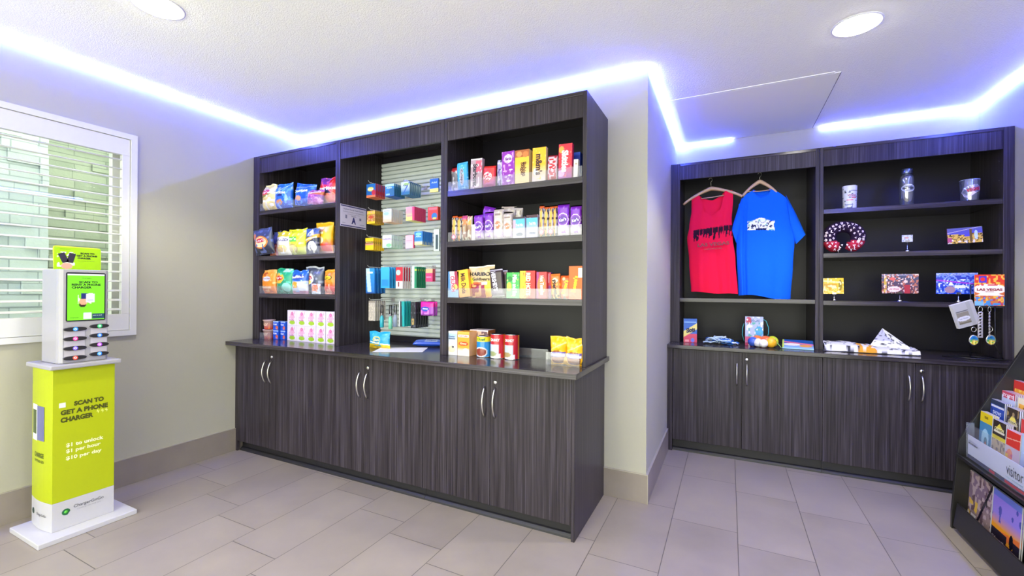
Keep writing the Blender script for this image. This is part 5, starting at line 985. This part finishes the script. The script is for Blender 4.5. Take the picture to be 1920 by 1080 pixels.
# right bay
def tumbler(name, lab, cat, u, v0, Y, zs, prof, m, seg=40):
    p = at(u, v0, Y=Y); t = tag(empty(name, (p.x, Y, zs)), lab, cat); MB().lathe(prof, seg, cap=False).build('glass_body' if m is not M['gloss'] else 'cup_body', m, t); return t
sg = at(1580, 360, Y=4.14).x; sg2 = at(1610, 360, Y=4.14).x; r_ = (sg2-sg)/2*.96
V, K_, F_ = [], [], []; n, m_ = 64, 40; hh = at(1595, 348, Y=4.14).z-SB[0]
ops = H_([('bg', 'dfe2ee'), ('noise', (9, 14), .74, '5a6478', 3), ('rect', .52, .46, .78, .52, 'c8506c'), ('rect', .3, .36, .62, .40, 'd88a98'), ('rect', .5, .76, .82, .79, '3c4458'), ('rect', .25, .16, .6, .21, '8c94a8'), ('ell', .24, .72, .05, .04, '30384c')])
for j in range(m_+1):
    for i in range(n):
        a = 2*PI*i/n; rr = r_*(.90+.10*j/m_); V.append((rr*math.sin(a), -rr*math.cos(a), hh*j/m_)); K_.append(paint(ops, ((i/n*2)+.5) % 1, j/m_))
for j in range(m_):
    for i in range(n): F_.append((j*n+i, j*n+(i+1) % n, (j+1)*n+(i+1) % n, (j+1)*n+i))
base_i = len(V); V.append((0, 0, 0)); K_.append((.7, .7, .75)); F_ += [((i+1) % n, i, base_i) for i in range(n)]
me = bpy.data.meshes.new('cup'); me.from_pydata(V, [], F_); me.polygons.foreach_set('use_smooth', [True]*len(F_)); vcol(me, K_)
o = link('printed_mug', me, M['gloss'], loc=((sg+sg2)/2, 4.14+.03, SB[0]+.0005)); tag(o, 'small white printed cup at the left of the top souvenir shelf', 'cup')
sd = o.modifiers.new('s', 'SOLIDIFY'); sd.thickness = .003
lettering(o, 'VEGAS', .004, hh*.58, r_*1.1, hh*.08, 0, 'a03858', lambda X, Z: -math.sqrt(max(1e-6, (r_*.98)**2-X*X)), .03)
bt = tumbler('water_bottle', 'tall smoky clear bottle with white oval logo on the top souvenir shelf', 'bottle', 1700, 370, 4.17, SB[0], [(0, .001), (.050, .001), (.056, .006), (.056, .215), (.050, .236), (.036, .246), (.036, .252), (.032, .252), (.032, .244), (.046, .232), (.052, .212), (.052, .01), (0, .006)], M['tumbler'])
MB().lathe([(0, .254), (.042, .254), (.044, .258), (.044, .292), (.040, .296), (0, .296)], 32, cap=False).build('screw_cap', mat('blue_steel', C('6a7490'), .25, metal=.8), bt)
b = MB(); n = 24; fr_ = []
for k_, s_ in ((1, 1.0),):
    V = []; 
    for i in range(n):
        a = 2*PI*i/n; x = .050*math.cos(a); z_ = .138+.030*math.sin(a); V.append((x, -math.sqrt(.0568**2-x*x)-.0006, z_))
    V.append((0, -.0574, .138)); b.add(V, [(i, (i+1) % n, n) for i in range(n)])
b.build('oval_logo', ink('e4e8f0'), bt)
cyl = lambda X, Z: -math.sqrt(max(1e-6, .0568**2-X*X))
lettering(bt, 'fabulous', 0, .152, .05, .012, 0, '1c2028', cyl, .02, off=.0014); lettering(bt, 'Las Vegas', 0, .137, .082, .016, 0, '1c2028', cyl, .04, off=.0014); lettering(bt, 'Nevada', 0, .122, .045, .010, 0, '1c2028', cyl, .02, off=.0014)
bt.scale = (.74, .74, .93)
tg_ = tumbler('pint_glass', 'wide clear glass with red and white print, right end of the top souvenir shelf', 'glass', 1818, 360, 4.13, SB[0], [(0, .001), (.055, .001), (.058, .005), (.066, .125), (.064, .126), (.0625, .12), (.054, .012), (0, .010)], M['tumbler'])
V = [(-.060, .052), (-.052, .078), (-.02, .092), (.03, .094), (.058, .080), (.060, .062), (.02, .045), (-.025, .020), (-.048, .026)]; V2 = []
cyl2 = lambda X, Z: -math.sqrt(max(1e-6, (.0585+.0068*Z/.12)**2-X*X))
for i in range(len(V)):
    (a, b_), (c_, d_) = V[i], V[(i+1) % len(V)]
    for t in (0, .5): V2.append((a+(c_-a)*t, b_+(d_-b_)*t))
bmv = [(x, cyl2(x, z_)-.0006, z_) for x, z_ in V2]+[(0, cyl2(0, .06)-.0014, .06)]
MB().add(bmv, [(i, (i+1) % len(V2), len(V2)) for i in range(len(V2))]).build('sign_print', ink('e8dce4'), tg_)
lettering(tg_, 'VEGAS', .004, .066, .090, .020, 8, 'c02840', cyl2, .05, off=.0022)
MB().tube([(.0655*math.cos(2*PI*i/40), .0655*math.sin(2*PI*i/40), .1255) for i in range(40)], .0015, 6, closed=True).build('rim', mat('rim_glass', C('a8b8d8'), .1), tg_)
tg_.scale = (.78, .78, 1.18)
# neck pillow: horseshoe torus with letter print
pcx, pcz, R1, R2 = .785, SB[1], .0, 0
V, K_, F_ = [], [], []; nu, nv = 150, 48; A0, A1 = math.radians(-90+8), math.radians(270-8)
cB, cR, cWt = C('20102e'), C('a02038'), C('dfc8dc')
for i in range(nu+1):
    t = i/nu; a = A0+(A1-A0)*t; rad = .046*(min(1, math.sin(PI*min(t, 1-t)*6)+.02) if min(t, 1-t) < 1/12 else 1); RR = .093
    for j in range(nv):
        b_ = 2*PI*j/nv; rr = RR+rad*math.cos(b_)*1.05; V.append((rr*math.cos(a)*1.0, -rad*math.sin(b_)*1.15, rr*math.sin(a)*.90))
        K_.append(cR if rr*math.sin(a) < -.035+.008*math.sin(a*9) else cB)
for i in range(nu):
    for j in range(nv): F_.append((i*nv+j, i*nv+(j+1) % nv, (i+1)*nv+(j+1) % nv, (i+1)*nv+j))
F_ += [tuple(range(nv))[::-1], tuple(range(nu*nv, nu*nv+nv))]
me = bpy.data.meshes.new('pillow'); me.from_pydata(V, [], F_); me.polygons.foreach_set('use_smooth', [True]*len(F_)); vcol(me, K_)
pl = link('neck_pillow', me, M['cloth'], loc=(pcx, 4.14, SB[1]+.1225)); tag(pl, 'round purple and red travel neck pillow printed with white letters', 'neck pillow')
rn = random.Random(3); ltr = []
def tor(X, Z):
    rr = math.hypot(X, Z/.90); q_ = (rr-.093)/(.046*1.05); return -.046*1.15*math.sqrt(max(.0, 1-min(1, q_*q_)))
for ring_, nn in ((.068, 11), (.093, 17), (.118, 22)):
    for i in range(nn):
        a = math.radians(-72)+math.radians(324)*(i+rn.uniform(-.2, .2))/(nn-1)
        s = rn.choice('LASVEGAS'); vs, fs = text_flat(s, .05); sz = rn.uniform(.015, .021)*(1 if ring_ > .07 else .8); ra = rn.uniform(0, 6.28); cx_, cz_ = ring_*math.cos(a), ring_*math.sin(a)*.9; o_ = len(ltr)
        ltr.append(([(cx_+(x*math.cos(ra)-y*math.sin(ra))*sz*.8, cz_+(x*math.sin(ra)+y*math.cos(ra))*sz) for x, y in vs], fs))
b = MB()
for vs, fs in ltr: b.add([(x, tor(x, z_)-.0012, z_) for x, z_ in vs], fs)
o = b.build('letter_print', ink('e4d4e4'), pl); tag(o, kind='stuff', label='scattered white letters')

def plaque(name, lab, u0, u1, v0, v1, Y, ops, words=(), stand=None, rot=0, zs=None, cat='picture magnet', thick=.006):
    a = at(u0, v1, Y=Y); b_ = at(u1, v1, Y=Y); zt = at((u0+u1)/2, v0, Y=Y).z; w_, h_ = b_.x-a.x, zt-a.z
    o = product(name, lab, cat, w_, h_, thick, 'box', ops, words, ((a.x+b_.x)/2, Y, a.z), m=M['gloss'], tilt=rot, cell=.0022)
    if stand:
        t = tag(empty('card_holder', ((a.x+b_.x)/2 if stand is True else at(stand, v1, Y=Y).x, Y, zs)), 'silver ball holder under the '+lab.split(' at ')[0].split(' in ')[0].split(' on ')[0], 'card holder', None)
        hz = a.z-zs; MB().lathe([(0, .0), (.014, .0005), (.016, .004), (.013, .012), (.005, .018), (.003, .020), (.0025, hz), (0, hz)], 24, cap=False).build('ball_base', M['chrome'], t)
        MB().box(-.012, .012, -thick/2-.003, -thick/2-.0012, hz-.002, hz+.012).box(-.012, .012, -thick/2-.003, thick/2+.003, hz-.0022, hz-.0007).build('clip', M['chrome'], t)
    return o
nite = lambda a, b_, w: [('grad', b_, a, .1, .7)]
plaque('picture_magnet', 'tiny white picture card on a chrome holder in the middle of the second souvenir shelf', 1691, 1711, 441, 454, 4.13, [('bg', 'c8ccdc'), ('rect', .2, .5, .6, .7, 'c08878'), ('noise', (8, 8), .66, '8890b0', 3)], stand=True, zs=SB[1])
plaque('picture_magnet', 'purple and gold picture plaque at the right of the second souvenir shelf', 1777, 1843, 428, 458, 4.12, [('grad', '4a3cc8', '5c60a0', .3, 1), ('rect', 0, .0, 1, .12, 'b8a8d0'), ('sky', .35, .4, 6, 'd8b050', '4c3820', 3), ('rect', .64, .1, .70, .9, '6a5030'), ('slant', .4, .82, .32, .02, 'b8b0c0'), ('ell', .82, .5, .05, .3, 'c0d8f0'), ('noise', (20, 9), .66, 'e8e0f0', 5, 0, 0, 1, .25), ('rect', 0, .1, .12, .4, 'b04878')], rot=-3)
plaque('picture_magnet', 'gold foil picture plaque at the left of the third souvenir shelf', 1541, 1582, 522, 551, 4.14, [('bg', 'e0b81c'), ('slant', .4, .78, -.15, .05, 'f8ec90'), ('rect', .1, .2, .7, .65, 'c89410'), ('sky', .15, .5, 9, 'd8a818', 'fce870', 3), ('ell', .85, .55, .08, .35, '8c7410'), ('noise', (14, 8), .7, 'fff0a0', 5)], stand=1564, zs=SB[2], rot=-1)
plaque('picture_magnet', 'dark night-city picture plaque in the middle of the third souvenir shelf', 1653, 1722, 514, 550, 4.14, [('grad', '5c3c4c', '48506c', .2, .9), ('rect', .0, .9, 1, 1, '7c7c94'), ('rect', .06, .05, .14, .95, 'c8a850'), ('noise', (22, 12), .62, 'b06a58', 3), ('noise', (26, 14), .74, 'e0c8c0', 6), ('ell', .34, .22, .18, .15, 'e8d8e0'), ('rect', .62, 0, .78, .45, 'a83440'), ('ell', .3, .75, .08, .08, 'e06860')], [('LAS VEGAS', .34, .22, .28, .10, 0, 'b04858', .03)], stand=1687, zs=SB[2])
plaque('picture_magnet', 'blue night-city picture plaque at the right of the third souvenir shelf', 1755, 1833, 512, 551, 4.10, [('grad', '1c3cb8', '3a48b0', .2, .7), ('rect', 0, .88, 1, 1, 'a8b4e0'), ('ring', .36, .6, .16, .28, '9cb0e8', .78), ('noise', (24, 12), .60, '6c8cf0', 3), ('noise', (26, 12), .72, 'd8e4fc', 6, 0, .1, 1, .7), ('ell', .34, .2, .13, .17, 'a08090'), ('tri', .36, .4, .06, .66, 'e8f0fc'), ('slant', .8, .5, -.2, .03, 'a040c8'), ('rect', .45, .28, .7, .42, 'e0e4f8')], [('LAS VEGAS', .46, .94, .7, .07, 0, '4858b0', .03)], stand=1797, zs=SB[2])
# folded shirts
def cloth_fold():
    b = MB(); V, F_, K_ = [], [], []; nx, ny = 90, 20; xa, xb = .650, 1.205
    def top(u): return .060-.040*u*.6+.012*math.sin(u*5) if u < .55 else .040+.004*math.sin(u*20)
    for lay, (zf, y0, y1) in enumerate(((0.0, .0, .26),)):
        for j in range(ny+1):
            for i in range(nx+1):
                u, t = i/nx, j/ny; ed = math.sin(PI*min(1, max(0, t)))**.35; z_ = top(u)*(1 if t > .0 else 0)*(.35+.65*min(1, ed+.0)) if 0 < t < 1 else .004
                V.append((xa+(xb-xa)*u+(vn(t*4, u*3, 3)-.5)*.01, 3.985+y0+(y1-y0)*t+(vn(u*6, 1, 4)-.5)*.012, max(.003, z_+(vn(u*14, t*5, 7)-.5)*.008)))
                c = C('dedcd0')
                if vn(u*26+t*5, t*14-u*8, 5) > .74: c = C('3c3c40')
                if .36 < u < .56 and t < .45 and vn(u*30, t*9, 8) > .45: c = C('d8982c')
                if .33 < u < .50 and t > .35: c = C('2e2e34')
                K_.append(c)
    for j in range(ny):
        for i in range(nx): a = j*(nx+1)+i; F_.append((a, a+1, a+nx+2, a+nx+1))
    bot = len(V); V += [(xa, 3.99, 0), (xb, 3.99, 0), (xb, 4.24, 0), (xa, 4.24, 0)]; K_ += [C('c8c6bc')]*4; F_.append((bot, bot+3, bot+2, bot+1))
    x0 = (xa+xb)/2; me = bpy.data.meshes.new('shirt'); me.from_pydata([(v[0]-x0, v[1]-4.11, v[2]) for v in V], [], F_); vcol(me, K_); me.polygons.foreach_set('use_smooth', [True]*len(F_))
    o = link('folded_shirt', me, M['cloth'], loc=(x0, 4.13, ZCB+.0008)); tag(o, 'folded white patterned shirt with a raised corner on the souvenir counter', 'shirt')
    # the corner that stands up
    V, F_, K_ = [], [], []; n = 20; P0, P1, P2 = Vector((.020, .01, .045)), Vector((.275, -.02, .020)), Vector((.105, .04, .175))
    for s_ in (0, 1):
        for j in range(n+1):
            for i in range(n+1):
                a, b_ = i/n, j/n; p = (P0*(1-a)+P1*a)*(1-b_)+P2*b_; bl = .016*math.sin(PI*a)*math.sin(PI*b_); V.append((p.x, p.y-bl-.003*(1-s_)+.004*s_+.05*(1-b_)*-.3, p.z))
                c = C('b4b4cc') if (a < .42*(1-b_)+.38 and b_ > .28-.10*a and p.z > .085) else C('dcdccc')
                if vn(a*12+b_*6, b_*12, 4) > .76: c = C('44444c')
                K_.append(c)
    S = (n+1)**2
    for j in range(n):
        for i in range(n): a = j*(n+1)+i; F_.append((a, a+1, a+n+2, a+n+1)); a += S; F_.append((a, a+n+1, a+n+2, a+1))
    me = bpy.data.meshes.new('corner'); me.from_pydata(V, [], F_); vcol(me, K_); me.polygons.foreach_set('use_smooth', [True]*len(F_)); link('raised_corner', me, M['cloth'], o)
cloth_fold()
# wire magnet stand on the counter, with its hanging goods
sx_, sy_ = 1.50, 4.07
st = tag(empty('wire_display_stand', (sx_, sy_, ZCB)), 'black wire display stand with flat base at the right end of the souvenir counter', 'display stand')
MB().tube([(-.17, -.02, .006), (.02, -.10, .006), (.14, -.06, .006), (.0, .06, .006)], .004, 8, closed=True).build('base_frame', M['black'], st)
MB().tube([(-.02, .0, .006), (-.02, .0, .27), (-.02, .0, .50)], .004, 8).tube([(.12, -.055, .006), (.085, -.04, .10), (.085, -.04, .50)], .004, 8).build('upright', M['black'], st)
MB().tube([(-.02, 0, .36), (.085, -.04, .36)], .003, 6).tube([(-.02, 0, .5), (.085, -.04, .5)], .003, 6).tube([(.085, -.04, .10), (.10, -.03, .13)], .003, 6).build('cross_wire', M['black'], st)
for xx in (-.012, .075): MB().tube([(xx, -.005 if xx < 0 else -.035, .36), (xx, -.05, .355), (xx, -.065, .365)], .0022, 6).build('wire_hook', M['steel'], st)
plaque('picture_card', 'large red and gold city picture card with white sign, on top of the wire stand', 1827, 1883, 515, 573, 4.00, [('grad', 'c87838', 'd83828', .2, .8), ('noise', (12, 14), .56, 'e8b040', 3), ('rect', .14, .74, .40, .95, '5038b0'), ('ell', .27, .85, .08, .06, 'e03030'), ('noise', (12, 16), .60, 'b83c58', 9, 0, 0, 1, .3), ('noise', (12, 16), .66, '4888c0', 11, 0, 0, 1, .32), ('rect', .0, .0, .3, .14, '78b0dc'), ('ell', .5, .53, .56, .17, 'f4e8d8'), ('tri', .5, .32, .5, .48, 'f4e8d8'), ('rect', .16, .62, .84, .68, 'f4e8d8'), ('noise', (11, 1), .45, 'd03848', 5, .12, .64, .86, .69)], [('LAS VEGAS', .5, .52, .86, .08, 0, '8c2430', .05), ('NEVADA', .5, .45, .3, .03, 0, 'b06a60', .02)], cat='picture card')
o = product('souvenir_magnet', 'grey and white sign magnet pack hanging tilted on the left of the wire stand', 'magnet', .125, .165, .022, 'box', [('bg', 'b4b4b4'), ('rect', .08, .14, .66, .62, '8a8476'), ('ell', .36, .36, .30, .10, 'dcdce4'), ('rect', .1, .64, .7, .68, '5c5c60'), ('rect', .08, .14, .66, .20, '6a6450'), ('rect', .66, .0, .84, 1, 'a8a8a4')], [('Las Vegas', .36, .36, .4, .07, 0, '8088a0')], (0, 0, 0), sidec='d8d8d8')
q = at(1812, 611, Y=3.99); o.location = (q.x+.01, 3.99, q.z); o.rotation_euler = (math.radians(4), math.radians(-19), math.radians(14))
def keychain(u, vtop, vmid, vbot, Y, wide, lab):
    a = at(u, vtop, Y=Y); m_ = at(u, vmid, Y=Y); c_ = at(u, vbot, Y=Y)
    t = tag(empty('bottle_opener_keychain', (a.x, Y, c_.z)), lab, 'keychain'); H0 = a.z-c_.z; H1 = m_.z-c_.z
    MB().tube([(.020*math.cos(2*PI*i/20), 0, H0-.018+.018*math.sin(2*PI*i/20)) for i in range(20)], .003, 6, closed=True).build('key_ring', M['chrome'], t)
    top = H0-.036; n = 8; ch = MB()
    for i in range(n):
        z_ = top-(top-H1)*(i+.5)/n
        if wide: ch.tube([(.012*math.cos(2*PI*k_/14), 0, z_+.009*math.sin(2*PI*k_/14)) for k_ in range(14)], .0042, 6, closed=True)
        else: ch.tube([(.003*math.cos(2*PI*k_/14), .012*math.cos(2*PI*k_/14), z_+.010*math.sin(2*PI*k_/14)) for k_ in range(14)], .0032, 6, closed=True)
    if wide: ch.box(-.018, -.013, -.002, .002, H1, top).box(.013, .018, -.002, .002, H1, top).box(-.018, .018, -.002, .002, H1-.004, H1)
    ch.build('chain', mat('pewter', C('c8c4cc'), .3, metal=.6), t)
    sx = 1 if wide else .72; off_ = -.045 if wide else .010; cz_ = .048
    MB().tube([(off_+.017*sx*math.cos(2*PI*i/20), 0, cz_+.072+.015*math.sin(2*PI*i/20)) for i in range(20)], .0028, 6, closed=True).build('charm_ring', M['chrome'], t)
    MB().lathe([(0, -.004), (.034, -.004), (.037, 0), (.034, .004), (0, .004)], 32, (0, 0, 0), cap=False, axis='y').build('charm_case', M['chrome'], t, loc=(off_, 0, cz_))
    c = t.children[-1]; c.scale = (sx*.74, 1, 1.0)
    me = pkg_mesh(.060, .060, .001, 'box', [('grad', 'd0b030', '2c78b8', .40, .60), ('noise', (5, 5), .55, '58a850', 3, 0, .2, 1, .6), ('noise', (6, 5), .66, 'e8e070', 6, 0, 0, 1, .5), ('ell', .5, .75, .2, .08, '205c90')], cell=.002)
    bm = bmesh.new(); bm.from_mesh(me); kill = [f for f in bm.faces if (f.calc_center_median().x**2+(f.calc_center_median().z-.03)**2) > .0295**2 or abs(f.calc_center_median().y+.0005) > .0001]
    bmesh.ops.delete(bm, geom=kill, context='FACES'); bm.to_mesh(me); bm.free()
    t.scale = (.70, 1, 1)
    link('charm_picture', me, M['gloss'], t, (off_, -.0042, cz_-.030)); t.children[-1].scale = (sx*.74, 1, 1.0)
keychain(1838, 575, 632, 652, 3.985, True, 'wide chain keychain with round sunset charm hanging left under the red picture card')
keychain(1855, 575, 632, 651, 4.00, False, 'thin chain keychain with oval sunset charm hanging right under the red picture card')

# ------------------------------------------------------------------ brochure rack against the right wall
RY0, RY1 = 2.15, 3.345
rk = tag(empty('brochure_rack', (1.42, (RY0+RY1)/2, 0)), 'black slanted brochure rack standing against the right wall', 'brochure rack')
def R(o): return sub(o, rk)
prof = [(1.134, 0), (1.162, 0), (1.162, .02), (1.68, .02), (1.68, 1.53), (1.655, 1.53), (1.205, .585), (1.165, .50), (1.135, .10)]
for y0 in (RY1-.018, RY0): R(MB().prism(prof, y0, y0+.018, 'y').build('end_panel', M['blackw'], bevel=.001))
R(MB().box(1.668, 1.681, RY0+.019, RY1-.019, .03, 1.52).build('back_panel', M['blackw']))
R(MB().prism([(1.150, .412), (1.172, .405), (1.172, .420), (1.152, .427)], RY0+.0185, RY1-.0185, 'y').box(1.172, 1.66, RY0+.0185, RY1-.0185, .398, .414).build('middle_shelf', M['blackw']))
R(MB().prism([(1.134, .022), (1.150, .018), (1.162, .150), (1.150, .156)], RY0+.0185, RY1-.032, 'y').build('kick_board', M['black'], bevel=.004))
R(MB().box(1.164, 1.66, RY0+.0185, RY1-.0185, .030, .045).build('bottom_shelf', M['blackw']))
# tier boards
for i in range(8):
    x = 1.232+.0465*i; z_ = .4145+.082*i
    R(MB().box(x+.0005, x+.043, RY0+.0185, RY1-.0185, max(.4145, z_-.016), z_).build('tier_shelf', M['blackw']))
    if i: R(MB().box(x-.0025, x-.0005, RY0+.02, RY1-.02, z_, z_+.035).build('tier_lip', M['clear']))
# clear header with the white strip print
hp = tag(empty('header_sign', (1.196, 2.75, .418)), 'white strip sign with visitor lettering behind clear acrylic on the rack front', 'sign')
prs = MB().box(0, .002, -.565, .565, .020, .126).build('printed_strip', ink('d4d8e4'), hp)
MB().box(-.004, -.001, -.575, .575, .0, .190).box(-.004, .030, -.575, -.572, 0, .19).box(-.004, .030, .572, .575, 0, .19).build('acrylic_front', M['clear'], hp)
MB().box(-.0005, .0, -.565, .565, .0, .019).build('dark_band', ink('34385c'), hp)
MB().box(-.0012, -.0007, .02, .20, .003, .016).box(-.0012, -.0007, .29, .34, .003, .016).build('red_ticket_print', ink('b83440'), hp)
# text faces -X : mirror Y
def wl(p, s, y, z_, w_, h_, c_, b_=.02, x=-.0008, name='lettering'):
    vs, fs = text_flat(s, b_); me = bpy.data.meshes.new(name); me.from_pydata([(x, y-a*w_, z_+b2*h_) for a, b2 in vs], [], fs); return link(name, me, ink(c_), p)
wl(hp, 'visitor', .118, .074, .135, .048, '20242c', .0, -.0012); wl(hp, 'tips', .005, .074, .085, .056, '30b4dc', .02, -.0012)
wl(hp, 'maps  brochures  tickets', .09, .036, .20, .010, '50a8a8', 0, -.0012)
wl(hp, 'information', .505, .098, .09, .010, '8088a0', .0, -.0012); wl(hp, 'BROCHURE DISPLAY', .505, .084, .10, .011, '1c2030', .03, -.0012)
# brochures, far end first; a stack of each kind shows a little of the copies behind
def brochure(tier, y0, y1, ztop, ops, words_, lab, nst=4, zb=None, xf=None, cat='brochure', lean=.06):
    x = xf if xf is not None else 1.229+.0465*tier-.0; zb = zb if zb is not None else .4155+.082*tier
    w_, h_ = y0-y1, ztop-zb; me = pkg_mesh(w_, h_, .0045, 'box', ops, cell=.0026, sidec=C('c8c8cc')); fo = None
    for i in range(nst):
        o = link('brochure' if cat == 'brochure' else 'magazine', me, M['gloss'], loc=(x+.007+i*.0062, (y0+y1)/2-i*.0018, zb+.0008+h_*0), rot=(0, 0, math.radians(-90)))
        o.rotation_euler = (math.radians(-3), 0, math.radians(-90))
        if i == 0:
            tag(o, lab, cat); fo = o
            for t in words_:
                lettering(o, t[0], (t[1]-.5)*w_, t[2]*h_, t[3]*w_, t[4]*h_, t[5] if len(t) > 5 and isinstance(t[5], (int, float)) else 0, t[-1], lambda X, Z: -.00225, .03)
        else: tag(o, 'copy stacked behind the '+' '.join(lab.split()[:12]), cat, 'copies stacked behind the '+' '.join(lab.split()[:5]))
    return fo
B = brochure
B(0, 3.312, 3.190, .682, [('grad', '4c7080', '3c88b0', .2, .6), ('ell', .5, .48, .30, .20, '9cd0dc'), ('ell', .55, .42, .14, .10, '588890'), ('ell', .55, .38, .06, .05, 'c07050'), ('noise', (9, 16), .66, '7c8898', 3, 0, 0, 1, .4), ('rect', 0, .80, 1, 1, 'e8d01c'), ('ell', .7, .12, .2, .1, '3c9c98')], [('TOURS', .5, .91, .3, .05, 0, '5c4c10')], 'brochure with yellow top and teal whirl in the front tier, at the far end')
B(0, 3.182, 3.062, .672, [('bg', '3c3424'), ('rect', .0, .60, 1, .70, 'b8a828'), ('grad', 'a08c60', 'bca878', .1, .6), ('noise', (10, 16), .6, '7c7058', 3), ('rect', 0, .62, 1, .70, 'd8c83c'), ('rect', 0, .70, 1, 1, '382c24'), ('tri', .5, .84, .3, .95, 'e8d848'), ('rect', .1, .76, .9, .80, 'e8e0c0'), ('rect', 0, 0, 1, .08, 'c8bc2c')], [('CANYON', .5, .84, .7, .06, 0, 'f0e8a0')], 'brown and yellow canyon brochure in the front tier, second from the far end')
B(0, 3.054, 2.940, .655, [('grad', 'd8d4dc', 'c8b4b8', .0, .5), ('rect', 0, .68, 1, 1, 'd83424'), ('slant', .5, .84, .05, .01, 'f0b090'), ('ell', .3, .5, .22, .12, 'e8804c'), ('noise', (9, 14), .62, 'c84860', 3, 0, .1, .5, .62), ('rect', 0, .1, .2, .5, 'e8b81c')], [('VEGAS', .6, .28, .5, .12, 0, '8c8890')], 'white brochure with red header in the front tier, third from the far end')
B(0, 2.930, 2.815, .670, [('grad', '6c74b0', 'b4cce8', .2, .6), ('noise', (9, 12), .58, '2c2c4c', 3, 0, .1, 1, .4), ('ell', .6, .8, .2, .04, '5878a0')], [], 'pale blue mountain brochure in the front tier, fourth from the far end')
B(0, 2.805, 2.690, .665, [('bg', 'c8b4a0'), ('noise', (6, 8), .5, '8c4c44', 3)], [], 'tan and red brochure at the near end of the front tier')
B(1, 3.324, 3.190, .752, [('bg', 'c8b8c0'), ('rect', 0, .52, 1, 1, '2c4ca8'), ('rect', 0, .90, 1, 1, '28385c'), ('rect', .05, .85, .95, .89, 'e0e4f0'), ('noise', (9, 9), .58, 'e8a888', 3, 0, 0, 1, .5), ('slant', .4, .62, -.6, .03, '1c3484')], [('SHOWS', .5, .74, .6, .08, 0, 'c8d4f0')], 'blue and peach show brochure in the second tier, at the far end')
B(1, 3.168, 3.058, .745, [('bg', '40342a'), ('rect', 0, .48, 1, .56, 'd8d040'), ('tri', .5, .74, .3, .88, 'e8d848'), ('rect', .1, .66, .9, .70, 'd8d0b0'), ('noise', (8, 8), .7, 'a89060', 3)], [('CANYON', .5, .72, .7, .05, 0, 'f0e8a0')], 'brown canyon brochure with yellow band in the second tier', nst=6)
B(1, 3.040, 2.925, .715, [('bg', 'd83c38'), ('slant', .5, .7, .05, .012, 'f4b0a0'), ('rect', 0, 0, 1, .4, 'e0a8a8')], [], 'plain red brochure in the second tier', nst=6)
B(2, 3.332, 3.205, .802, [('bg', 'c8d0e8'), ('rect', 0, .84, 1, 1, 'c84c60'), ('rect', .1, .66, .9, .70, '8c9cc8'), ('rect', .1, .5, .7, .53, 'a0acd0'), ('noise', (8, 8), .74, 'e8ecf4', 3)], [('TICKETS', .5, .91, .8, .07, 0, 'f4dce0')], 'pale blue brochure with pink header in the third tier, at the far end', nst=6)
B(2, 3.180, 3.060, .795, [('bg', 'f0e4b8'), ('rect', .08, .40, .92, .86, 'e8a81c'), ('noise', (9, 9), .62, '8c5c18', 3, .1, .45, .9, .8)], [], 'cream brochure with orange panel in the third tier', nst=6)
B(2, 3.045, 2.93, .79, [('grad', '9c8cd0', 'e4e0e8', .4, .6), ('noise', (6, 6), .7, '3c3c48', 3)], [], 'white and violet brochure in the third tier')
B(3, 3.326, 3.200, .862, [('bg', 'c82c28'), ('rect', .1, .2, .95, .78, 'e89c2c'), ('noise', (9, 9), .55, 'f0c848', 3, .1, .4, .95, .78), ('noise', (8, 10), .6, 'e04c50', 6, .1, .1, .95, .5)], [('HOP-ON', .5, .62, .8, .10, 0, '8c1c20'), ('HOP-OFF', .5, .46, .8, .10, 0, 'f4e0e0')], 'red and orange bus tour brochure in the fourth tier, at the far end')
B(3, 3.190, 3.075, .845, [('bg', 'e8dcdc'), ('ring', .35, .55, .26, .24, '2c2c3c', .4)], [('b', .35, .55, .2, .2, 0, '2c2c3c')], 'white brochure with round dark logo in the fourth tier')
B(4, 3.322, 3.190, .920, [('bg', '22262c'), ('noise', (9, 12), .64, 'c8ccd0', 3, .1, .1, .9, .5), ('rect', 0, .97, 1, 1, 'e8e8ec')], [('DISCOVER', .5, .70, .85, .10, 0, 'f0f0f4'), ('& SAVE', .5, .54, .6, .10, 0, 'f0f0f4')], 'black brochure with bold white lettering in the fifth tier')
B(5, 3.322, 3.20, .985, [('grad', 'c03c98', '4c34b8', .2, .7)], [], 'purple and magenta brochure in the sixth tier')
# magazines in the bottom rack
B(0, 3.335, 3.095, .345, [('grad', 'a89078', '8c7480', .1, .6), ('noise', (8, 8), .5, '6c5458', 3), ('noise', (14, 14), .62, 'c0a8a0', 6), ('noise', (10, 9), .55, 'e0b850', 9, .05, .2, .5, .5), ('noise', (14, 14), .5, 'ece4d8', 10, 0, 0, .45, .25), ('slant', .62, .42, 1.5, .06, '241c2c'), ('ell', .80, .60, .03, .05, '241c2c'), ('rect', .5, 0, 1, .2, 'b08878')], [], 'magazine with a climber on pale rocks in the bottom tray', nst=2, zb=.048, xf=1.192, cat='magazine')
B(0, 3.085, 2.845, .345, [('grad', 'f0a028', '9c84e0', .42, .62), ('rect', 0, .9, 1, 1, '7080d8'), ('noise', (7, 7), .66, '4c50b0', 3, 0, .5, 1, .9), ('slant', .5, .33, .12, .06, 'e87838'), ('noise', (6, 1), .35, '2c2430', 5, 0, 0, 1, .36), ('rect', 0, 0, 1, .22, '2c2430'), ('ell', .72, .33, .07, .12, '1c1824')], [('Unforgettable', .28, .19, .46, .07, 'f4f0f0'), ('SUNSET TREKS', .26, .115, .42, .035, 'f4f0f0')], 'magazine with orange and violet sunset in the bottom tray', nst=2, zb=.048, xf=1.192, cat='magazine')
